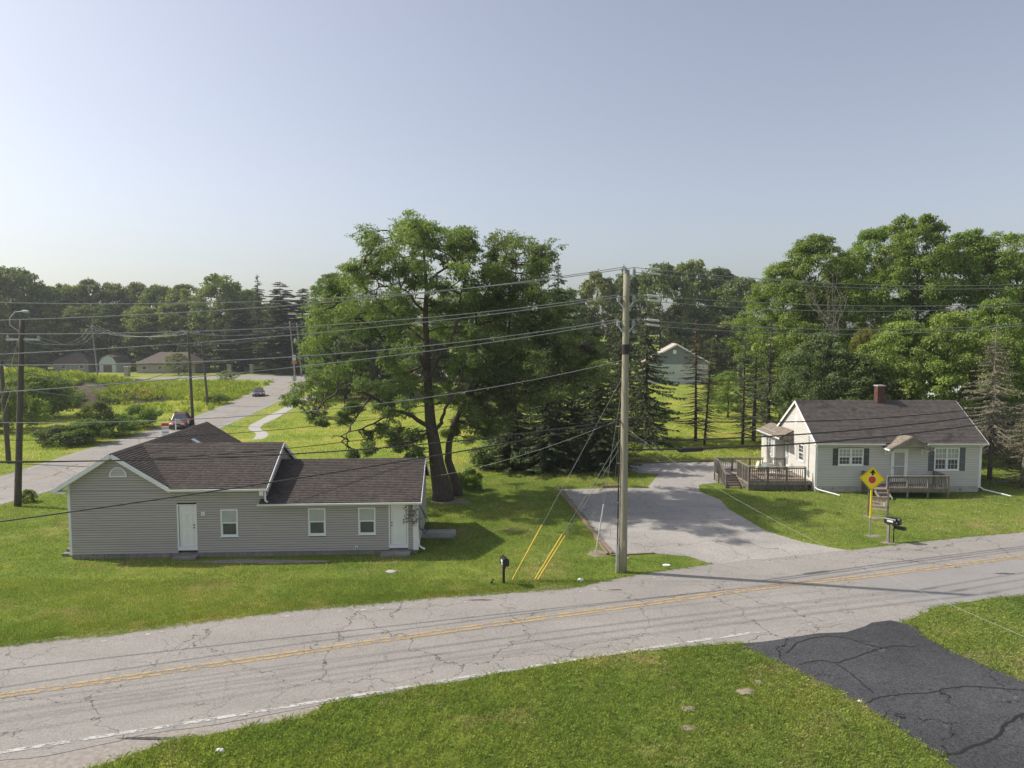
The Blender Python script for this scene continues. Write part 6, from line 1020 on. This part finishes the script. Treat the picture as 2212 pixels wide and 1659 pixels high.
# shrubs
SHB = [broadleaf(61 + i, 2.6, 2.2, 0., 60, 170, .17, 'leaf_maple', clump=(.16, .28), trunk_r=.05) for i in range(2)]
def shrub(label, px, by, Hh, Rr, v=0, mat=None, group='shrubs along the side road', rz=0, name='shrub'): x, y = G(px, by); return plant_tree(name, label, 'shrub', SHB[v], (x, y, 0), Hh, Rr, rz, group, mat)
for k, (px, by, h_, r_, v, m_, lb) in enumerate(((130, 962, 2.1, 2.2, 0, 'leaf_dark', 'dark low shrub left of the roadside thicket'), (185, 958, 2.6, 2.0, 1, 'leaf_maple', 'dark shrub in the middle of the roadside thicket'), (212, 942, 3.9, 1.7, 0, 'leaf_dark', 'tallest dark shrub of the roadside thicket'), (258, 940, 2.4, 2.2, 1, None, 'green shrub right of the tallest roadside shrub'), (300, 925, 2.9, 2.0, 0, 'leaf_maple', 'loose weedy shrub at the right end of the thicket'), (78, 905, 6.2, 4.2, 1, 'leaf_maple', 'tall yellowish scrub behind the lamp pole'), (20, 930, 5.2, 3.2, 0, 'leaf_maple', 'yellowish scrub at the left edge behind the leaning pole'), (130, 880, 3.0, 3.4, 0, 'leaf_maple', 'light green scrub on the slope of the earth mound'), (467, 872, 1.7, 2.0, 1, 'leaf_maple', 'weedy bush at the foot of the field pole'), (310, 865, 1.3, 1.7, 0, 'leaf_bright', 'small bush right of the bare soil bank'), (60, 1085, .9, .5, 0, 'leaf_maple', 'small weed at the foot of the lamp pole'), (985, 1052, 1.1, .9, 1, 'leaf_maple', 'leafy sucker growth beside the locust trunk'), (1015, 1058, 1.6, .8, 0, 'leaf_bright', 'bright sprouts between the two locust trunks'))): shrub(lb, px, by, h_, r_, v, m_, rz=k * 1.3)
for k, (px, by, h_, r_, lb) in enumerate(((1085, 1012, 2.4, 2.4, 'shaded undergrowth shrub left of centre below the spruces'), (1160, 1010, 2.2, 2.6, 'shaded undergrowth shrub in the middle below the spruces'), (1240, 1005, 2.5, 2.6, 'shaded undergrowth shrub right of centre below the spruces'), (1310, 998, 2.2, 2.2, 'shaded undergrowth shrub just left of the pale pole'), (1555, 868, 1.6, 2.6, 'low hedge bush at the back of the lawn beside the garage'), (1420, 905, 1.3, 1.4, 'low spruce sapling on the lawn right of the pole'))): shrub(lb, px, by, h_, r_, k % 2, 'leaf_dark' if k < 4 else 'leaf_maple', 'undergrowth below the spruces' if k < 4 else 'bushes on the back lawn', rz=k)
# earth mound with weeds
mx_, my_ = at_px(40, 112), 116; mbm = MB(); n = 40; rng = np.random.default_rng(5); hh = np.zeros((n + 1, n + 1)); ph = rng.random(8) * 6.28
def mound_h(u, v): r2 = math.hypot(u, v); k = max(0, 1 - r2 ** 2.2); return 3.9 * k * (1 + .14 * math.sin(5 * u + ph[0]) * math.sin(6 * v + ph[1]) + .08 * math.sin(13 * u + ph[2] + 9 * v)) - .15
vs = [(mx_ + 22 * (2 * i / n - 1), my_ + 12 * (2 * j / n - 1), mound_h(2 * i / n - 1, 2 * j / n - 1)) for j in range(n + 1) for i in range(n + 1)]; mbm.add(vs, [(j * (n + 1) + i, j * (n + 1) + i + 1, (j + 1) * (n + 1) + i + 1, (j + 1) * (n + 1) + i) for j in range(n) for i in range(n)]); tag(mbm.build('earth_mound', M['soil'], None, True), 'weedy bank of bare soil in the field on the left', 'mound')
EXC.append(np.array([(mx_ + 20 * math.cos(a), my_ + 10.5 * math.sin(a)) for a in np.linspace(0, 6.28, 20)]))

# ---------------------------------------------------------------- turf
def free(P, m=0.):
    if m: return free(P) & free(P + (m, 0)) & free(P - (m, 0)) & free(P + (0, m)) & free(P - (0, m))
    k = np.ones(len(P), bool)
    for poly in EXC:
        lo_, hi_ = poly.min(0), poly.max(0); cand = k & (P[:, 0] > lo_[0]) & (P[:, 0] < hi_[0]) & (P[:, 1] > lo_[1]) & (P[:, 1] < hi_[1]); ix = np.nonzero(cand)[0]
        if len(ix): k[ix[inside(P[ix], poly)]] = False
    return k
def tuft(seed, nb, rad, h, wd, bend=.5):
    rng = np.random.default_rng(seed); a = rng.random(nb) * 6.283; r = rad * np.sqrt(rng.random(nb)); p = np.stack([r * np.cos(a), r * np.sin(a), np.zeros(nb) - .01], 1); az = rng.random(nb) * 6.283; d = np.stack([np.cos(az), np.sin(az), np.zeros(nb)], 1); s_ = np.stack([-np.sin(az), np.cos(az), np.zeros(nb)], 1); hh = (h * (.5 + .8 * rng.random(nb)))[:, None]; b = bend * rng.random(nb)[:, None]
    V = np.stack([p - s_ * wd / 2, p + s_ * wd / 2, p + d * hh * b * .5 + s_ * wd * .32 + np.array([0, 0, 1]) * hh * .62, p + d * hh * b * 1.3 + np.array([0, 0, 1]) * hh * (1 - .3 * b)], 1); return V.reshape(-1, 3), np.arange(4 * nb).reshape(-1, 4)
def scatter(name, label, pts, tufts, smin, smax):
    me = bpy.data.meshes.new(name); me.vertices.add(len(pts)); me.vertices.foreach_set('co', np.c_[pts, np.full(len(pts), .0)].astype(np.float32).ravel() if pts.shape[1] == 2 else pts.astype(np.float32).ravel()); me.update(); o = link(name, me); tag(o, label, None, None, 'stuff'); me.materials.append(tufts.materials[0])
    src = bpy.data.objects.new(name + '_tuft', tufts); ng = bpy.data.node_groups.new(name, 'GeometryNodeTree'); ng.interface.new_socket('Geometry', in_out='INPUT', socket_type='NodeSocketGeometry'); ng.interface.new_socket('Geometry', in_out='OUTPUT', socket_type='NodeSocketGeometry'); N_ = ng.nodes; gi, go = N_.new('NodeGroupInput'), N_.new('NodeGroupOutput'); ip = N_.new('GeometryNodeInstanceOnPoints'); oi = N_.new('GeometryNodeObjectInfo'); oi.inputs[0].default_value = src
    rv = N_.new('FunctionNodeRandomValue'); rv.data_type = 'FLOAT_VECTOR'; rv.inputs[0].default_value = (-.12, -.12, 0); rv.inputs[1].default_value = (.12, .12, 6.283); rs = N_.new('FunctionNodeRandomValue'); rs.data_type = 'FLOAT'; rs.inputs[2].default_value = smin; rs.inputs[3].default_value = smax; L_ = ng.links
    L_.new(gi.outputs[0], ip.inputs['Points']); L_.new(oi.outputs['Geometry'], ip.inputs['Instance']); L_.new(rv.outputs[0], ip.inputs['Rotation']); L_.new(rs.outputs[1], ip.inputs['Scale']); L_.new(ip.outputs[0], go.inputs[0]); md = o.modifiers.new('tufts', 'NODES'); md.node_group = ng; return o
def patchy(P, k, seed):      # slow uneven growth, 0..1
    r = np.random.default_rng(seed); s_ = np.zeros(len(P))
    for i in range(9): a = r.random() * 6.283; f = k * r.uniform(.5, 2.6); s_ += np.sin((P[:, 0] * math.cos(a) + P[:, 1] * math.sin(a)) * f + r.random() * 6.28)
    return np.clip(.5 + s_ / 9, 0, 1)
def field(x0, x1, y0, y1, sp, seed, side=.80, m=0.):
    rng = np.random.default_rng(seed); xs, ys_ = np.meshgrid(np.arange(x0, x1, sp), np.arange(y0, y1, sp)); P = np.stack([xs.ravel(), ys_.ravel()], 1) + rng.uniform(-.5, .5, (xs.size, 2)) * sp; P = P[np.abs(P[:, 0]) < side * P[:, 1] + 2]; P = P[free(P, m)]; return P[rng.random(len(P)) < .6 + .6 * patchy(P, .9, seed + 50)]
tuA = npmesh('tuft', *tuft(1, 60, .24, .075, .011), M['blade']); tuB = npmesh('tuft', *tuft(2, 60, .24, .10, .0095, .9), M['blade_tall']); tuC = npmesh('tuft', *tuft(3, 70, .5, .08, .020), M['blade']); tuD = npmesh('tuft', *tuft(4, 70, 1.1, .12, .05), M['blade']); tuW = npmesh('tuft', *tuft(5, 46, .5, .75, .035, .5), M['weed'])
near = field(-24, 32, 14, 31, .165, 1); ln = np.array([p for p in lo_edge]); below = np.interp(near[:, 0], ln[:, 0], ln[:, 1]) > near[:, 1]
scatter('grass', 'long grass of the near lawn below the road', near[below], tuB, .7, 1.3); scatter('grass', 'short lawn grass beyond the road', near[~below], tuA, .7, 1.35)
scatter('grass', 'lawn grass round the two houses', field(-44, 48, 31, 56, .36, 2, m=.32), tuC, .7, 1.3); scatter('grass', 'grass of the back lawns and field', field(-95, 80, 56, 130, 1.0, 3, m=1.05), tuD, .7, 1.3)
wp = field(-90, -30, 82, 175, .8, 4); pxs = 1106 + FPX * wp[:, 0] / wp[:, 1]; pys = 720 + 11 * FPX / wp[:, 1]; rng = np.random.default_rng(8); kw = (pxs < 585) & (pxs > 60) & (pys < 892) & (pys > 826) & (rng.random(len(wp)) < np.where((pys < 866), .55, .06) * np.clip((585 - pxs) / 90, .06, 1)); scatter('weeds', 'tall weeds in the field beside the side road', wp[kw], tuW, .6, 1.4)
mp = np.array([(mx_ + 21 * u, my_ + 11.5 * v, max(0, mound_h(u, v))) for u, v in rng.uniform(-.95, .95, (2600, 2)) if u * u + v * v < .95 and not (.42 < u < .66 and v < .0)]); scatter('weeds', 'weeds covering the earth mound', mp, tuW, .7, 1.7)
wp2 = np.concatenate([np.array(smooth(gp(*q), .12, .12, 30 + k)) for k, q in enumerate((((0, 1396), (250, 1369), (600, 1323), (900, 1295), (1106, 1279), (1226, 1270), (1346, 1246), (1536, 1219)), ((1841, 1187), (2056, 1163), (2212, 1149)), ((1646, 1415), (1706, 1445), (1856, 1523), (2036, 1646)), ((2001, 1376), (2081, 1416), (2212, 1470)), ((1207, 1054), (1320, 1196))))]); scatter('grass', 'ragged grass along the pavement edges', wp2, tuB, .35, .85)

dr = np.array(smooth(gp((-40, 1398), (250, 1362), (600, 1318), (900, 1291), (1130, 1274)), .05)); rng = np.random.default_rng(12); k_ = np.arange(len(dr)); off = np.abs(rng.normal(size=len(dr))) * .75 * (.35 + .65 * (np.sin(k_ * .012) * .5 + .5) ** 1.2); dr = dr + np.stack([-.2 * off, off], 1); q_ = np.array(smooth(bl, .03)); db = q_ + np.stack([-rng.uniform(.1, 1., len(q_)) * 2.6, -rng.uniform(.0, .6, len(q_))], 1); db = db[patchy(db, 1.1, 3) > .45]; scatter('grass', 'dry yellowed grass along the far verge and beside the driveway', np.concatenate([dr[free(dr)], db[free(db)]]), npmesh('tuft', *tuft(7, 50, .22, .08, .011), M['blade_dry']), .6, 1.2)

# ---------------------------------------------------------------- summer haze
hz = MB().box(-330, -60, -1.0, 330, 330, 36).build('haze', M['ground']); hz.data.materials.clear(); t = NT('haze_air'); pv = t.n('VolumePrincipled', {'Density': .0003, 'Color': (.86, .90, .96), 'Anisotropy': .25}); t.t.links.new(pv.outputs[0], t.out.inputs['Volume']); hz.data.materials.append(t.m); tag(hz, kind='stuff')
S.cycles.volume_bounces = 0
